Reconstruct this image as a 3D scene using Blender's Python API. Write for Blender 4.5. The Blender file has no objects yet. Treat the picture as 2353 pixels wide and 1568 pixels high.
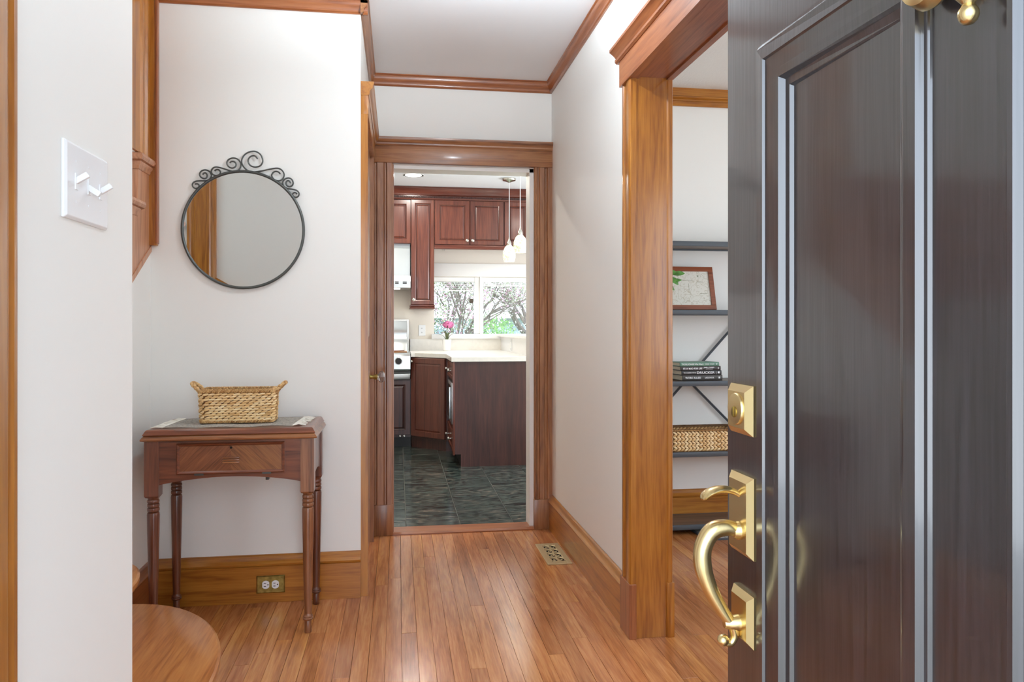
import bpy, bmesh, math, random
from mathutils import Vector, Matrix
random.seed(7)
sc = bpy.context.scene
COL = sc.collection
PI = math.pi

# ------------------------------------------------------------------ camera
F_PX, W_PX, YAW, EYE = 1740.0, 2353.0, math.radians(8.55), 1.17
cam = bpy.data.cameras.new('camera')
cam.sensor_width = 36.0
cam.lens = F_PX / W_PX * 36.0
cam.shift_y = -34.0 / W_PX
cam.clip_start = 0.02
camo = bpy.data.objects.new('camera', cam)
COL.objects.link(camo)
camo.location = (0, 0, EYE)
camo.rotation_euler = (PI / 2, 0, -YAW)
sc.camera = camo

# ------------------------------------------------------------------ sky, sun, fill lights, exposure
sc.view_settings.view_transform = 'Standard'
sc.view_settings.look = 'None'
sc.view_settings.gamma = 1.0
sc.view_settings.use_curve_mapping = False
sc.view_settings.exposure = 0.1
sc.cycles.use_denoising = True
sc.cycles.max_bounces = 10
sc.cycles.diffuse_bounces = 6
sc.cycles.sample_clamp_indirect = 8.0
sc.cycles.caustics_reflective = False
sc.cycles.caustics_refractive = False

world = bpy.data.worlds.new('daylight_sky')
sc.world = world
world.use_nodes = True
_n = world.node_tree.nodes
_l = world.node_tree.links
_bg = _n['Background']
_tc = _n.new('ShaderNodeTexCoord')
_sx = _n.new('ShaderNodeSeparateXYZ')
_rp = _n.new('ShaderNodeValToRGB')
_rp.color_ramp.elements[0].position = 0.45
_rp.color_ramp.elements[0].color = (0.84, 0.92, 1.0, 1)
_rp.color_ramp.elements[1].position = 1.0
_rp.color_ramp.elements[1].color = (0.5, 0.7, 1.0, 1)
_mr = _n.new('ShaderNodeMapRange')
_mr.inputs['From Min'].default_value = -1.0
_l.new(_tc.outputs['Generated'], _sx.inputs[0])
_l.new(_sx.outputs['Z'], _mr.inputs[0])
_l.new(_mr.outputs[0], _rp.inputs[0])
_l.new(_rp.outputs[0], _bg.inputs['Color'])
_bg.inputs['Strength'].default_value = 5.3

sun = bpy.data.lights.new('sun', 'SUN')
sun.energy = 5.0
sun.angle = 0.01
sun.color = (1.0, 0.95, 0.88)
suno = bpy.data.objects.new('sun', sun)
COL.objects.link(suno)
suno.rotation_euler = (math.radians(42), 0, math.radians(-22))


def area(name, loc, rot, sx, sy, power, color=(1, 1, 1)):
    l = bpy.data.lights.new(name, 'AREA')
    l.shape = 'RECTANGLE'
    l.size, l.size_y, l.energy, l.color = sx, sy, power, color
    o = bpy.data.objects.new(name, l)
    COL.objects.link(o)
    o.location, o.rotation_euler = loc, rot
    return o


# unseen fill lights added in side room, kitchen and stairwell
area('dining_room_fill', (3.56, 2.4, 1.45), (0, PI / 2, 0), 1.4, 1.3, 9, (0.95, 0.98, 1.0))
area('dining_room_front_fill', (2.15, 0.26, 1.47), (PI / 2, 0, 0), .7, 1.2, 5, (0.95, 0.98, 1.0))
area('kitchen_side_fill', (2.95, 6.0, 1.5), (0, PI / 2, 0), 1.4, 2.4, 36, (0.95, 0.98, 1.0))
area('stair_landing_fill', (-2.3, 2.05, 1.9), (0, -PI / 2, 0), 1.2, 1.0, 6, (0.9, 0.96, 1.0))  # added to brighten the right hall wall; no window stands here
area('stair_top_fill', (-1.7, 2.3, 4.4), (0, 0, 0), 1.2, 1.6, 12, (0.92, 0.97, 1.0))  # added fill shining down the stairwell; no window modelled


# ------------------------------------------------------------------ helpers
def lin(c):
    c = c / 255.0
    return c / 12.92 if c <= 0.04045 else ((c + 0.055) / 1.055) ** 2.4


def rgb(r, g, b):
    return (lin(r), lin(g), lin(b), 1.0)


class MB:
    """collects simple shapes into one mesh"""

    def __init__(s):
        s.bm = bmesh.new()

    def face(s, pts):
        return s.bm.faces.new([s.bm.verts.new(p) for p in pts])

    def box(s, x0, y0, z0, x1, y1, z1, mat=None):
        c = [(x0, y0, z0), (x1, y0, z0), (x1, y1, z0), (x0, y1, z0), (x0, y0, z1), (x1, y0, z1), (x1, y1, z1), (x0, y1, z1)]
        if mat is not None:
            c = [mat @ Vector(p) for p in c]
        v = [s.bm.verts.new(p) for p in c]
        for f in ((3, 2, 1, 0), (4, 5, 6, 7), (0, 1, 5, 4), (1, 2, 6, 5), (2, 3, 7, 6), (3, 0, 4, 7)):
            s.bm.faces.new([v[i] for i in f])
        return s

    def ext(s, poly, axis, a, b):
        """polygon in the other two axes, pulled along axis from a to b"""
        def m(p, t):
            return {'X': (t, p[0], p[1]), 'Y': (p[0], t, p[1]), 'Z': (p[0], p[1], t)}[axis]
        A = [s.bm.verts.new(m(p, a)) for p in poly]
        B = [s.bm.verts.new(m(p, b)) for p in poly]
        n = len(poly)
        s.bm.faces.new(A)
        s.bm.faces.new(B[::-1])
        for i in range(n):
            j = (i + 1) % n
            s.bm.faces.new((A[i], B[i], B[j], A[j]))
        return s

    def loft(s, rings, cap=True):
        V = [[s.bm.verts.new(p) for p in r] for r in rings]
        n = len(rings[0])
        for a, b in zip(V, V[1:]):
            for i in range(n):
                j = (i + 1) % n
                s.bm.faces.new((a[i], a[j], b[j], b[i]))
        if cap:
            s.bm.faces.new(V[0][::-1])
            s.bm.faces.new(V[-1])
        return s

    def rects(s, levels):
        """stacked rectangles: (z, x0, y0, x1, y1)"""
        return s.loft([[(x0, y0, z), (x1, y0, z), (x1, y1, z), (x0, y1, z)] for z, x0, y0, x1, y1 in levels])

    def lathe(s, prof, c=(0, 0, 0), n=20, axis='Z', cap=True):
        rings = []
        for r, h in prof:
            r = max(r, 1e-4)
            ring = []
            for k in range(n):
                a = 2 * PI * k / n
                p, q = r * math.cos(a), r * math.sin(a)
                ring.append({'Z': (c[0] + p, c[1] + q, c[2] + h), 'X': (c[0] + h, c[1] + p, c[2] + q), 'Y': (c[0] + p, c[1] + h, c[2] + q)}[axis])
            rings.append(ring)
        return s.loft(rings, cap)

    def tube(s, pts, rad, n=8, cap=True):
        pts = [Vector(p) for p in pts]
        rs = rad if isinstance(rad, (list, tuple)) else [rad] * len(pts)
        rings = []
        up = None
        for i, p in enumerate(pts):
            d = (pts[min(i + 1, len(pts) - 1)] - pts[max(i - 1, 0)]).normalized()
            if up is None:
                up = d.orthogonal().normalized()
            up = (up - d * up.dot(d)).normalized()
            w = d.cross(up)
            rings.append([p + (up * math.cos(2 * PI * k / n) + w * math.sin(2 * PI * k / n)) * rs[i] for k in range(n)])
        return s.loft(rings, cap)

    def blob(s, c, ax, nx=6, ny=4):
        """ellipsoid: ax = three half-axis vectors"""
        c = Vector(c)
        ax = [Vector(a) for a in ax]
        rings = []
        for j in range(ny + 1):
            t = -PI / 2 + PI * j / ny
            r = max(math.cos(t), 0.04)
            rings.append([c + ax[0] * math.sin(t) + ax[1] * r * math.cos(2 * PI * k / nx) + ax[2] * r * math.sin(2 * PI * k / nx) for k in range(nx)])
        return s.loft(rings)

    def build(s, name, mat, parent=None, smooth=False, bevel=0.0, world=True, origin=None, seg=2):
        bm = s.bm
        bmesh.ops.recalc_face_normals(bm, faces=bm.faces)
        if bevel:
            es = [e for e in bm.edges if len(e.link_faces) == 2 and e.calc_face_angle(0) > 0.5]
            bmesh.ops.bevel(bm, geom=es, offset=bevel, segments=seg, profile=0.5, affect='EDGES', clamp_overlap=True)
        if parent is not None:
            off = wpos(parent) if world else Vector((0, 0, 0))
        elif origin is not None:
            off = Vector(origin)
        else:
            lo = Vector((min(v.co.x for v in bm.verts), min(v.co.y for v in bm.verts), min(v.co.z for v in bm.verts)))
            hi = Vector((max(v.co.x for v in bm.verts), max(v.co.y for v in bm.verts), 0))
            off = Vector(((lo.x + hi.x) / 2, (lo.y + hi.y) / 2, lo.z))
        if off.length > 0:
            bmesh.ops.translate(bm, verts=bm.verts, vec=-off)
        me = bpy.data.meshes.new(name)
        bm.to_mesh(me)
        bm.free()
        for m in (mat if isinstance(mat, (list, tuple)) else [mat]):
            me.materials.append(m)
        if smooth:
            me.shade_smooth()
            me.set_sharp_from_angle(angle=0.7)
        o = bpy.data.objects.new(name, me)
        COL.objects.link(o)
        if parent is not None:
            o.parent = parent
        else:
            o.location = off
        return o


def wpos(o):
    v = Vector((0, 0, 0))
    while o is not None:
        v = v + o.location
        o = o.parent
    return v


def tag(o, label=None, cat=None, group=None, kind=None):
    if label:
        o['label'] = label
    if cat:
        o['category'] = cat
    if group:
        o['group'] = group
    if kind:
        o['kind'] = kind
    return o


def thing(name, label, cat, loc=(0, 0, 0), rz=0, group=None, kind=None):
    o = bpy.data.objects.new(name, None)
    o.empty_display_size = 0.05
    COL.objects.link(o)
    o.location = loc
    o.rotation_euler = (0, 0, rz)
    return tag(o, label, cat, group, kind)


def cbox(name, mat, parent, *b, bevel=0.0, smooth=False):
    return MB().box(*b).build(name, mat, parent, bevel=bevel, smooth=smooth or bevel > 0)


def catmull(pts, n=8):
    pts = [Vector(p) for p in pts]
    out = []
    for i in range(len(pts) - 1):
        p0, p1, p2, p3 = pts[max(i - 1, 0)], pts[i], pts[i + 1], pts[min(i + 2, len(pts) - 1)]
        for k in range(n):
            t = k / n
            out.append(0.5 * ((2 * p1) + (p2 - p0) * t + (2 * p0 - 5 * p1 + 4 * p2 - p3) * t * t + (3 * p1 - p0 - 3 * p2 + p3) * t ** 3))
    out.append(pts[-1])
    return out


# ------------------------------------------------------------------ materials
def newmat(name):
    m = bpy.data.materials.new(name)
    m.use_nodes = True
    nt = m.node_tree
    return m, nt.nodes, nt.links, nt.nodes['Principled BSDF']


def plain(name, col, rough=0.5, metal=0.0, bump=0.0, bscale=60.0, var=0.0, coat=0.0, spec=0.5):
    m, n, l, p = newmat(name)
    p.inputs['Base Color'].default_value = col
    p.inputs['Roughness'].default_value = rough
    p.inputs['Metallic'].default_value = metal
    p.inputs['Coat Weight'].default_value = coat
    p.inputs['Coat Roughness'].default_value = 0.08
    p.inputs['Specular IOR Level'].default_value = spec
    if bump or var:
        tc = n.new('ShaderNodeTexCoord')
        ns = n.new('ShaderNodeTexNoise')
        ns.inputs['Scale'].default_value = bscale
        ns.inputs['Detail'].default_value = 4
        l.new(tc.outputs['Object'], ns.inputs['Vector'])
        if bump:
            b = n.new('ShaderNodeBump')
            b.inputs['Strength'].default_value = bump
            b.inputs['Distance'].default_value = 0.004
            l.new(ns.outputs['Fac'], b.inputs['Height'])
            l.new(b.outputs[0], p.inputs['Normal'])
        if var:
            r = n.new('ShaderNodeValToRGB')
            r.color_ramp.elements[0].color = tuple(c * (1 - var) for c in col[:3]) + (1,)
            r.color_ramp.elements[1].color = tuple(min(1, c * (1 + var)) for c in col[:3]) + (1,)
            r.color_ramp.elements[0].position = 0.3
            r.color_ramp.elements[1].position = 0.7
            l.new(ns.outputs['Fac'], r.inputs[0])
            l.new(r.outputs[0], p.inputs['Base Color'])
    return m


def wood(name, dark, mid, light, axis='Z', rough=0.35, coat=0.25, grain=1.0, rot=0.0, tones=None, bump=0.08, coat_rough=0.15, coat_ior=1.5, spec=0.5):
    """long-grained varnished wood; tones = per-object colour list (planks)"""
    m, n, l, p = newmat(name)
    tc = n.new('ShaderNodeTexCoord')
    oi = n.new('ShaderNodeObjectInfo')
    ad = n.new('ShaderNodeVectorMath')
    ad.operation = 'MULTIPLY_ADD'
    mul = n.new('ShaderNodeMath')
    mul.operation = 'MULTIPLY'
    mul.inputs[1].default_value = 37.0
    l.new(oi.outputs['Random'], mul.inputs[0])
    cx = n.new('ShaderNodeCombineXYZ')
    for i in range(3):
        l.new(mul.outputs[0], cx.inputs[i])
    ad.inputs[1].default_value = (1, 1, 1)
    l.new(tc.outputs['Object'], ad.inputs[0])
    l.new(cx.outputs[0], ad.inputs[2])
    mp = n.new('ShaderNodeMapping')
    k = {'X': 0, 'Y': 1, 'Z': 2}[axis]
    sca = [1.0, 1.0, 1.0]
    sca[k] = 0.06
    mp.inputs['Scale'].default_value = sca
    mp.inputs['Rotation'].default_value = (0, rot, 0)
    if rot:
        # rotate first, then stretch
        mp2 = n.new('ShaderNodeMapping')
        mp.inputs['Scale'].default_value = (1, 1, 1)
        mp2.inputs['Scale'].default_value = sca
        l.new(ad.outputs[0], mp.inputs[0])
        l.new(mp.outputs[0], mp2.inputs[0])
        mp = mp2
    else:
        l.new(ad.outputs[0], mp.inputs[0])
    n1 = n.new('ShaderNodeTexNoise')
    n1.inputs['Scale'].default_value = 26.0 * grain
    n1.inputs['Detail'].default_value = 3.0
    n1.inputs['Roughness'].default_value = 0.55
    n1.inputs['Distortion'].default_value = 1.2
    n2 = n.new('ShaderNodeTexNoise')
    n2.inputs['Scale'].default_value = 150.0 * grain
    n2.inputs['Detail'].default_value = 2.0
    for x in (n1, n2):
        l.new(mp.outputs[0], x.inputs['Vector'])
    mx = n.new('ShaderNodeMath')
    mx.operation = 'MULTIPLY_ADD'
    mx.inputs[1].default_value = 0.35
    l.new(n2.outputs['Fac'], mx.inputs[0])
    sb = n.new('ShaderNodeMath')
    sb.operation = 'MULTIPLY'
    sb.inputs[1].default_value = 0.65
    l.new(n1.outputs['Fac'], sb.inputs[0])
    l.new(sb.outputs[0], mx.inputs[2])
    r = n.new('ShaderNodeValToRGB')
    e = r.color_ramp.elements
    e[0].position, e[0].color = 0.33, dark
    e[1].position, e[1].color = 0.68, light
    x = e.new(0.5)
    x.color = mid
    l.new(mx.outputs[0], r.inputs[0])
    out = r.outputs[0]
    if tones:
        tr = n.new('ShaderNodeValToRGB')
        tr.color_ramp.interpolation = 'CONSTANT'
        te = tr.color_ramp.elements
        te[0].color = tones[0]
        te[0].position = 0
        te[1].color = tones[1]
        te[1].position = 1.0 / len(tones)
        for i, c in enumerate(tones[2:], 2):
            q = te.new(i / len(tones))
            q.color = c
        l.new(oi.outputs['Random'], tr.inputs[0])
        mm = n.new('ShaderNodeMix')
        mm.data_type = 'RGBA'
        mm.blend_type = 'MULTIPLY'
        mm.inputs[0].default_value = 1.0
        l.new(out, mm.inputs[6])
        l.new(tr.outputs[0], mm.inputs[7])
        out = mm.outputs[2]
    l.new(out, p.inputs['Base Color'])
    p.inputs['Roughness'].default_value = rough
    p.inputs['Coat Weight'].default_value = coat
    p.inputs['Coat Roughness'].default_value = coat_rough
    p.inputs['Coat IOR'].default_value = coat_ior
    p.inputs['Specular IOR Level'].default_value = spec
    b = n.new('ShaderNodeBump')
    b.inputs['Strength'].default_value = bump
    b.inputs['Distance'].default_value = 0.002
    l.new(n1.outputs['Fac'], b.inputs['Height'])
    if bump:
        l.new(b.outputs[0], p.inputs['Normal'])
    return m


def trio(a, b, c, **k):
    def mk(name, axis, **kk):
        d = dict(k)
        d.update(kk)
        return wood(name, a, b, c, axis=axis, **d)
    return mk


M = {}
M['wall'] = plain('wall_paint', rgb(237, 237, 233), 0.55, bump=0.03, bscale=120)
M['ceil'] = plain('ceiling_paint', rgb(240, 243, 246), 0.7)
M['ceil_tex'] = plain('textured_ceiling_paint', rgb(226, 225, 221), 0.7, bump=0.6, bscale=90)
fir = trio(rgb(134, 76, 22), rgb(168, 106, 36), rgb(186, 126, 50), rough=0.32, coat=0.35)
M['fir_x'], M['fir_y'], M['fir_z'] = fir('varnished_fir_x', 'X'), fir('varnished_fir_y', 'Y'), fir('varnished_fir_z', 'Z')
red = trio(rgb(118, 62, 32), rgb(150, 88, 50), rgb(168, 106, 64), rough=0.32, coat=0.35)
M['red_x'], M['red_y'], M['red_z'] = red('reddish_trim_x', 'X'), red('reddish_trim_y', 'Y'), red('reddish_trim_z', 'Z')
old = trio(rgb(104, 60, 34), rgb(148, 98, 62), rgb(172, 120, 80), rough=0.36, coat=0.4)
M['old_x'], M['old_y'], M['old_z'] = old('worn_casing_x', 'X'), old('worn_casing_y', 'Y'), old('worn_casing_z', 'Z')
M['plank'] = wood('floor_plank', rgb(150, 92, 49), rgb(188, 122, 71), rgb(210, 149, 94), 'Y', rough=0.2, coat=0.0, grain=1.1, bump=0, spec=0.95,
                  tones=[(1, 1, 1, 1), (.82, .76, .72, 1), (1.0, .95, .9, 1), (.88, .82, .8, 1), (1.0, 1.0, .84, 1), (.78, .7, .68, 1), (.97, .9, .88, 1), (1.0, .97, .8, 1), (.9, .86, .84, 1)])
M['subfloor'] = plain('dark_joint', rgb(96, 56, 32), 0.7)
M['mahog_x'] = wood('mahogany_x', rgb(72, 34, 20), rgb(110, 58, 36), rgb(136, 78, 48), 'X', rough=0.3, coat=0.4)
M['mahog_z'] = wood('mahogany_z', rgb(66, 32, 20), rgb(100, 54, 34), rgb(124, 70, 46), 'Z', rough=0.3, coat=0.4)
M['mahog_lt'] = wood('mahogany_light_x', rgb(92, 50, 26), rgb(134, 82, 46), rgb(156, 102, 60), 'X', rough=0.3, coat=0.4)
M['mahog_ltz'] = wood('mahogany_light_z', rgb(88, 50, 28), rgb(130, 82, 52), rgb(152, 102, 70), 'Z', rough=0.3, coat=0.4)
M['chev_l'] = wood('veneer_rising', rgb(84, 42, 20), rgb(122, 70, 40), rgb(140, 88, 52), 'X', rough=0.3, coat=0.4, grain=2.6, rot=math.radians(45))
M['chev_r'] = wood('veneer_falling', rgb(90, 50, 22), rgb(130, 80, 46), rgb(150, 100, 56), 'X', rough=0.3, coat=0.4, grain=2.6, rot=math.radians(-45))
M['cherry_x'] = wood('cherry_cabinet_x', rgb(72, 30, 20), rgb(98, 46, 32), rgb(116, 60, 42), 'X', rough=0.3, coat=0.3, grain=0.8)
M['cherry_z'] = wood('cherry_cabinet_z', rgb(74, 32, 22), rgb(98, 48, 34), rgb(116, 62, 44), 'Z', rough=0.3, coat=0.3, grain=0.8)
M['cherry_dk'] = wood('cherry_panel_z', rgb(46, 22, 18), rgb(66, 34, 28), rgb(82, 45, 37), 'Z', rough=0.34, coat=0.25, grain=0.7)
M['glaze'] = plain('dark_glaze', rgb(40, 18, 14), 0.4)
M['step'] = wood('stair_tread_wood', rgb(150, 86, 40), rgb(184, 118, 62), rgb(198, 136, 78), 'Y', rough=0.3, coat=0.4, grain=1.2)
M['stairpink'] = wood('stair_string_wood', rgb(150, 96, 66), rgb(186, 132, 98), rgb(200, 150, 116), 'Z', rough=0.4, coat=0.3)
M['door'] = plain('black_door_paint', rgb(54, 46, 46), 0.28, bump=0.0, coat=1.0, spec=0.9)
def door_paint():
    m = M['door']
    n, l = m.node_tree.nodes, m.node_tree.links
    p = n['Principled BSDF']
    tc = n.new('ShaderNodeTexCoord')
    mp = n.new('ShaderNodeMapping')
    mp.inputs['Scale'].default_value = (60, 60, 2.2)
    l.new(tc.outputs['Object'], mp.inputs[0])
    ns = n.new('ShaderNodeTexNoise')
    ns.inputs['Scale'].default_value = 3.0
    ns.inputs['Detail'].default_value = 4.0
    l.new(mp.outputs[0], ns.inputs['Vector'])
    b = n.new('ShaderNodeBump')
    b.inputs['Strength'].default_value = 0.12
    b.inputs['Distance'].default_value = 0.002
    l.new(ns.outputs['Fac'], b.inputs['Height'])
    l.new(b.outputs[0], p.inputs['Normal'])
    r = n.new('ShaderNodeValToRGB')
    r.color_ramp.elements[0].position, r.color_ramp.elements[0].color = 0.35, rgb(32, 29, 32)
    r.color_ramp.elements[1].position, r.color_ramp.elements[1].color = 0.7, rgb(50, 46, 51)
    l.new(ns.outputs['Fac'], r.inputs[0])
    l.new(r.outputs[0], p.inputs['Base Color'])


door_paint()
M['brass'] = plain('polished_brass', rgb(228, 206, 152), 0.27, 1.0, bump=0.05, bscale=40)
M['register'] = plain('pale_brass_register', rgb(214, 196, 152), 0.35, 0.55)
M['brass_old'] = plain('tarnished_brass', rgb(166, 146, 82), 0.4, 1.0, var=0.35, bscale=50)
M['nickel'] = plain('brushed_nickel', rgb(200, 196, 188), 0.25, 1.0)
M['white'] = plain('white_plastic', rgb(238, 240, 242), 0.25)
M['black'] = plain('black_plastic', rgb(24, 24, 26), 0.4)
M['slot'] = plain('dark_slot', rgb(16, 14, 12), 0.8)
M['iron'] = plain('dark_pewter_metal', rgb(86, 88, 86), 0.42, 0.7)
M['shelf_metal'] = plain('grey_shelf_metal', rgb(84, 90, 96), 0.45, 0.4)
M['shelf_wood'] = wood('shelf_board', rgb(70, 52, 40), rgb(98, 76, 60), rgb(116, 92, 74), 'X', rough=0.45, coat=0.1)
M['steel'] = plain('stainless_steel', rgb(216, 220, 222), 0.28, 1.0)
M['quartz'] = plain('white_quartz', rgb(232, 228, 220), 0.2, var=0.03, bscale=30)
M['splash'] = plain('cream_kitchen_wall', rgb(232, 224, 212), 0.5)
M['trimwhite'] = plain('white_window_paint', rgb(236, 235, 232), 0.4)
M['straw'] = plain('woven_straw', rgb(222, 190, 138), 0.7, var=0.35, bscale=32, bump=0.4)
M['straw_dk'] = plain('darker_straw', rgb(196, 154, 100), 0.7, var=0.3, bscale=40, bump=0.4)
M['straw_edge'] = plain('brown_straw_edge', rgb(130, 94, 62), 0.75, var=0.4, bscale=60)
def strands(m, cols):
    """each strand of the weave takes its own tone"""
    n, l = m.node_tree.nodes, m.node_tree.links
    ge = n.new('ShaderNodeNewGeometry')
    r = n.new('ShaderNodeValToRGB')
    e = r.color_ramp.elements
    e[0].color, e[1].color = cols[0], cols[-1]
    for i_, c in enumerate(cols[1:-1], 1):
        q = e.new(i_ / (len(cols) - 1))
        q.color = c
    l.new(ge.outputs['Random Per Island'], r.inputs[0])
    l.new(r.outputs[0], n['Principled BSDF'].inputs['Base Color'])


strands(M['straw'], [rgb(196, 152, 94), rgb(230, 196, 140), rgb(244, 222, 178), rgb(216, 176, 118), rgb(238, 208, 158)])
strands(M['straw_dk'], [rgb(160, 114, 66), rgb(200, 158, 104), rgb(216, 180, 126), rgb(178, 134, 82)])
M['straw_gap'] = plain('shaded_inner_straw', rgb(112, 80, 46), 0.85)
M['fringe'] = plain('cream_cotton', rgb(232, 228, 216), 0.9)
M['paper'] = plain('page_edges', rgb(206, 194, 172), 0.8, var=0.08, bscale=200)
M['pot'] = plain('white_ceramic', rgb(236, 234, 230), 0.25)
M['green'] = plain('leaf_green', rgb(84, 138, 60), 0.4, var=0.4, bscale=30)
M['stem'] = plain('plant_stem', rgb(98, 106, 70), 0.5)
M['pinkfl'] = plain('pink_petals', rgb(206, 112, 158), 0.6, var=0.2, bscale=60)
M['framewood'] = wood('cherry_picture_frame', rgb(104, 50, 32), rgb(136, 72, 46), rgb(152, 86, 56), 'X', rough=0.3, coat=0.4)
M['bark'] = plain('bark', rgb(92, 82, 74), 0.9, var=0.3, bscale=20)
M['blossom'] = plain('white_blossom_leaves', rgb(236, 234, 226), 0.8, var=0.25, bscale=3)
M['leafmix'] = plain('dark_green_leaves', rgb(104, 112, 78), 0.7, var=0.5, bscale=3)
M['leafpink'] = plain('mauve_leaves', rgb(140, 104, 116), 0.7, var=0.4, bscale=3)
M['leafbush'] = plain('bright_bush_leaves', rgb(122, 172, 84), 0.7, var=0.4, bscale=5)
M['siding'] = plain('pale_blue_siding', rgb(152, 168, 176), 0.7)
M['roof'] = plain('pale_grey_shingles', rgb(176, 174, 172), 0.9, var=0.25, bscale=6)
M['grass'] = plain('lawn', rgb(96, 122, 64), 0.95, var=0.4, bscale=2)
M['concrete'] = plain('porch_concrete', rgb(168, 164, 158), 0.9)


def slate():
    m, n, l, p = newmat('dark_slate_tile')
    tc = n.new('ShaderNodeTexCoord')
    oi = n.new('ShaderNodeObjectInfo')
    va = n.new('ShaderNodeVectorMath')
    va.operation = 'MULTIPLY_ADD'
    va.inputs[1].default_value = (1, 2.4, 1)
    cm = n.new('ShaderNodeCombineXYZ')
    mu = n.new('ShaderNodeMath')
    mu.operation = 'MULTIPLY'
    mu.inputs[1].default_value = 50
    l.new(oi.outputs['Random'], mu.inputs[0])
    l.new(mu.outputs[0], cm.inputs[0])
    l.new(mu.outputs[0], cm.inputs[1])
    l.new(tc.outputs['Object'], va.inputs[0])
    l.new(cm.outputs[0], va.inputs[2])
    ns = n.new('ShaderNodeTexNoise')
    ns.inputs['Scale'].default_value = 7
    ns.inputs['Detail'].default_value = 6
    ns.inputs['Distortion'].default_value = 2.2
    l.new(va.outputs[0], ns.inputs['Vector'])
    r = n.new('ShaderNodeValToRGB')
    e = r.color_ramp.elements
    e[0].position, e[0].color = 0.36, rgb(14, 18, 18)
    e[1].position, e[1].color = 0.78, rgb(122, 113, 100)
    a = e.new(0.47)
    a.color = rgb(46, 55, 52)
    a = e.new(0.58)
    a.color = rgb(68, 79, 72)
    a = e.new(0.66)
    a.color = rgb(104, 88, 76)
    l.new(ns.outputs['Fac'], r.inputs[0])
    l.new(r.outputs[0], p.inputs['Base Color'])
    p.inputs['Roughness'].default_value = 0.18
    b = n.new('ShaderNodeBump')
    b.inputs['Strength'].default_value = 0.15
    b.inputs['Distance'].default_value = 0.003
    l.new(ns.outputs['Fac'], b.inputs['Height'])
    l.new(b.outputs[0], p.inputs['Normal'])
    return m


M['slate'] = slate()
M['grout'] = plain('pale_grout', rgb(96, 92, 86), 0.8)


def emis(name, col, strength):
    m, n, l, p = newmat(name)
    p.inputs['Base Color'].default_value = col
    p.inputs['Emission Color'].default_value = col
    p.inputs['Emission Strength'].default_value = strength
    p.inputs['Roughness'].default_value = 0.3
    return m


M['lamp'] = emis('lit_lamp_diffuser', (1.0, 0.95, 0.86, 1), 6.0)


def shade_glass():
    m, n, l, p = newmat('lit_mottled_art_glass')
    tc = n.new('ShaderNodeTexCoord')
    ns = n.new('ShaderNodeTexNoise')
    ns.inputs['Scale'].default_value = 22
    ns.inputs['Distortion'].default_value = 2.0
    l.new(tc.outputs['Object'], ns.inputs['Vector'])
    r = n.new('ShaderNodeValToRGB')
    r.color_ramp.elements[0].position = 0.4
    r.color_ramp.elements[0].color = rgb(190, 196, 160)
    r.color_ramp.elements[1].position = 0.58
    r.color_ramp.elements[1].color = rgb(250, 252, 240)
    l.new(ns.outputs['Fac'], r.inputs[0])
    l.new(r.outputs[0], p.inputs['Base Color'])
    l.new(r.outputs[0], p.inputs['Emission Color'])
    p.inputs['Emission Strength'].default_value = 0.55
    p.inputs['Roughness'].default_value = 0.15
    return m


M['shade'] = shade_glass()


def clear_glass(name, refl):
    m, n, l, p = newmat(name)
    t = n.new('ShaderNodeBsdfTransparent')
    g = n.new('ShaderNodeBsdfGlossy')
    g.inputs['Roughness'].default_value = 0.02
    mix = n.new('ShaderNodeMixShader')
    mix.inputs[0].default_value = refl
    l.new(t.outputs[0], mix.inputs[1])
    l.new(g.outputs[0], mix.inputs[2])
    l.new(mix.outputs[0], n['Material Output'].inputs['Surface'])
    return m


M['globe'] = clear_glass('frosted_bowl_glass', 0.66)
_g = M['globe'].node_tree
_d = _g.nodes.new('ShaderNodeBsdfDiffuse')
_d.inputs['Color'].default_value = (0.9, 0.9, 0.88, 1)
for _x in _g.nodes:
    if _x.type == 'MIX_SHADER':
        _g.links.new(_d.outputs[0], _x.inputs[2])
M['pane'] = clear_glass('window_pane', 0.06)
M['crystal'] = plain('cut_glass', rgb(214, 208, 206), 0.05)
M['crystal'].node_tree.nodes['Principled BSDF'].inputs['Transmission Weight'].default_value = 0.8
M['silver'] = plain('mirror_silver', rgb(226, 228, 228), 0.01, 1.0)


def runner_cloth():
    m, n, l, p = newmat('grey_heather_weave')
    tc = n.new('ShaderNodeTexCoord')
    vo = n.new('ShaderNodeTexVoronoi')
    vo.inputs['Scale'].default_value = 190
    l.new(tc.outputs['Object'], vo.inputs['Vector'])
    r = n.new('ShaderNodeValToRGB')
    r.color_ramp.elements[0].color = rgb(194, 190, 182)
    r.color_ramp.elements[0].position = 0.15
    r.color_ramp.elements[1].color = rgb(236, 232, 222)
    r.color_ramp.elements[1].position = 0.55
    sp = n.new('ShaderNodeSeparateColor')
    l.new(vo.outputs['Color'], sp.inputs[0])
    l.new(sp.outputs[0], r.inputs[0])
    l.new(r.outputs[0], p.inputs['Base Color'])
    p.inputs['Roughness'].default_value = 0.95
    return m


M['cloth'] = runner_cloth()


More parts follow.
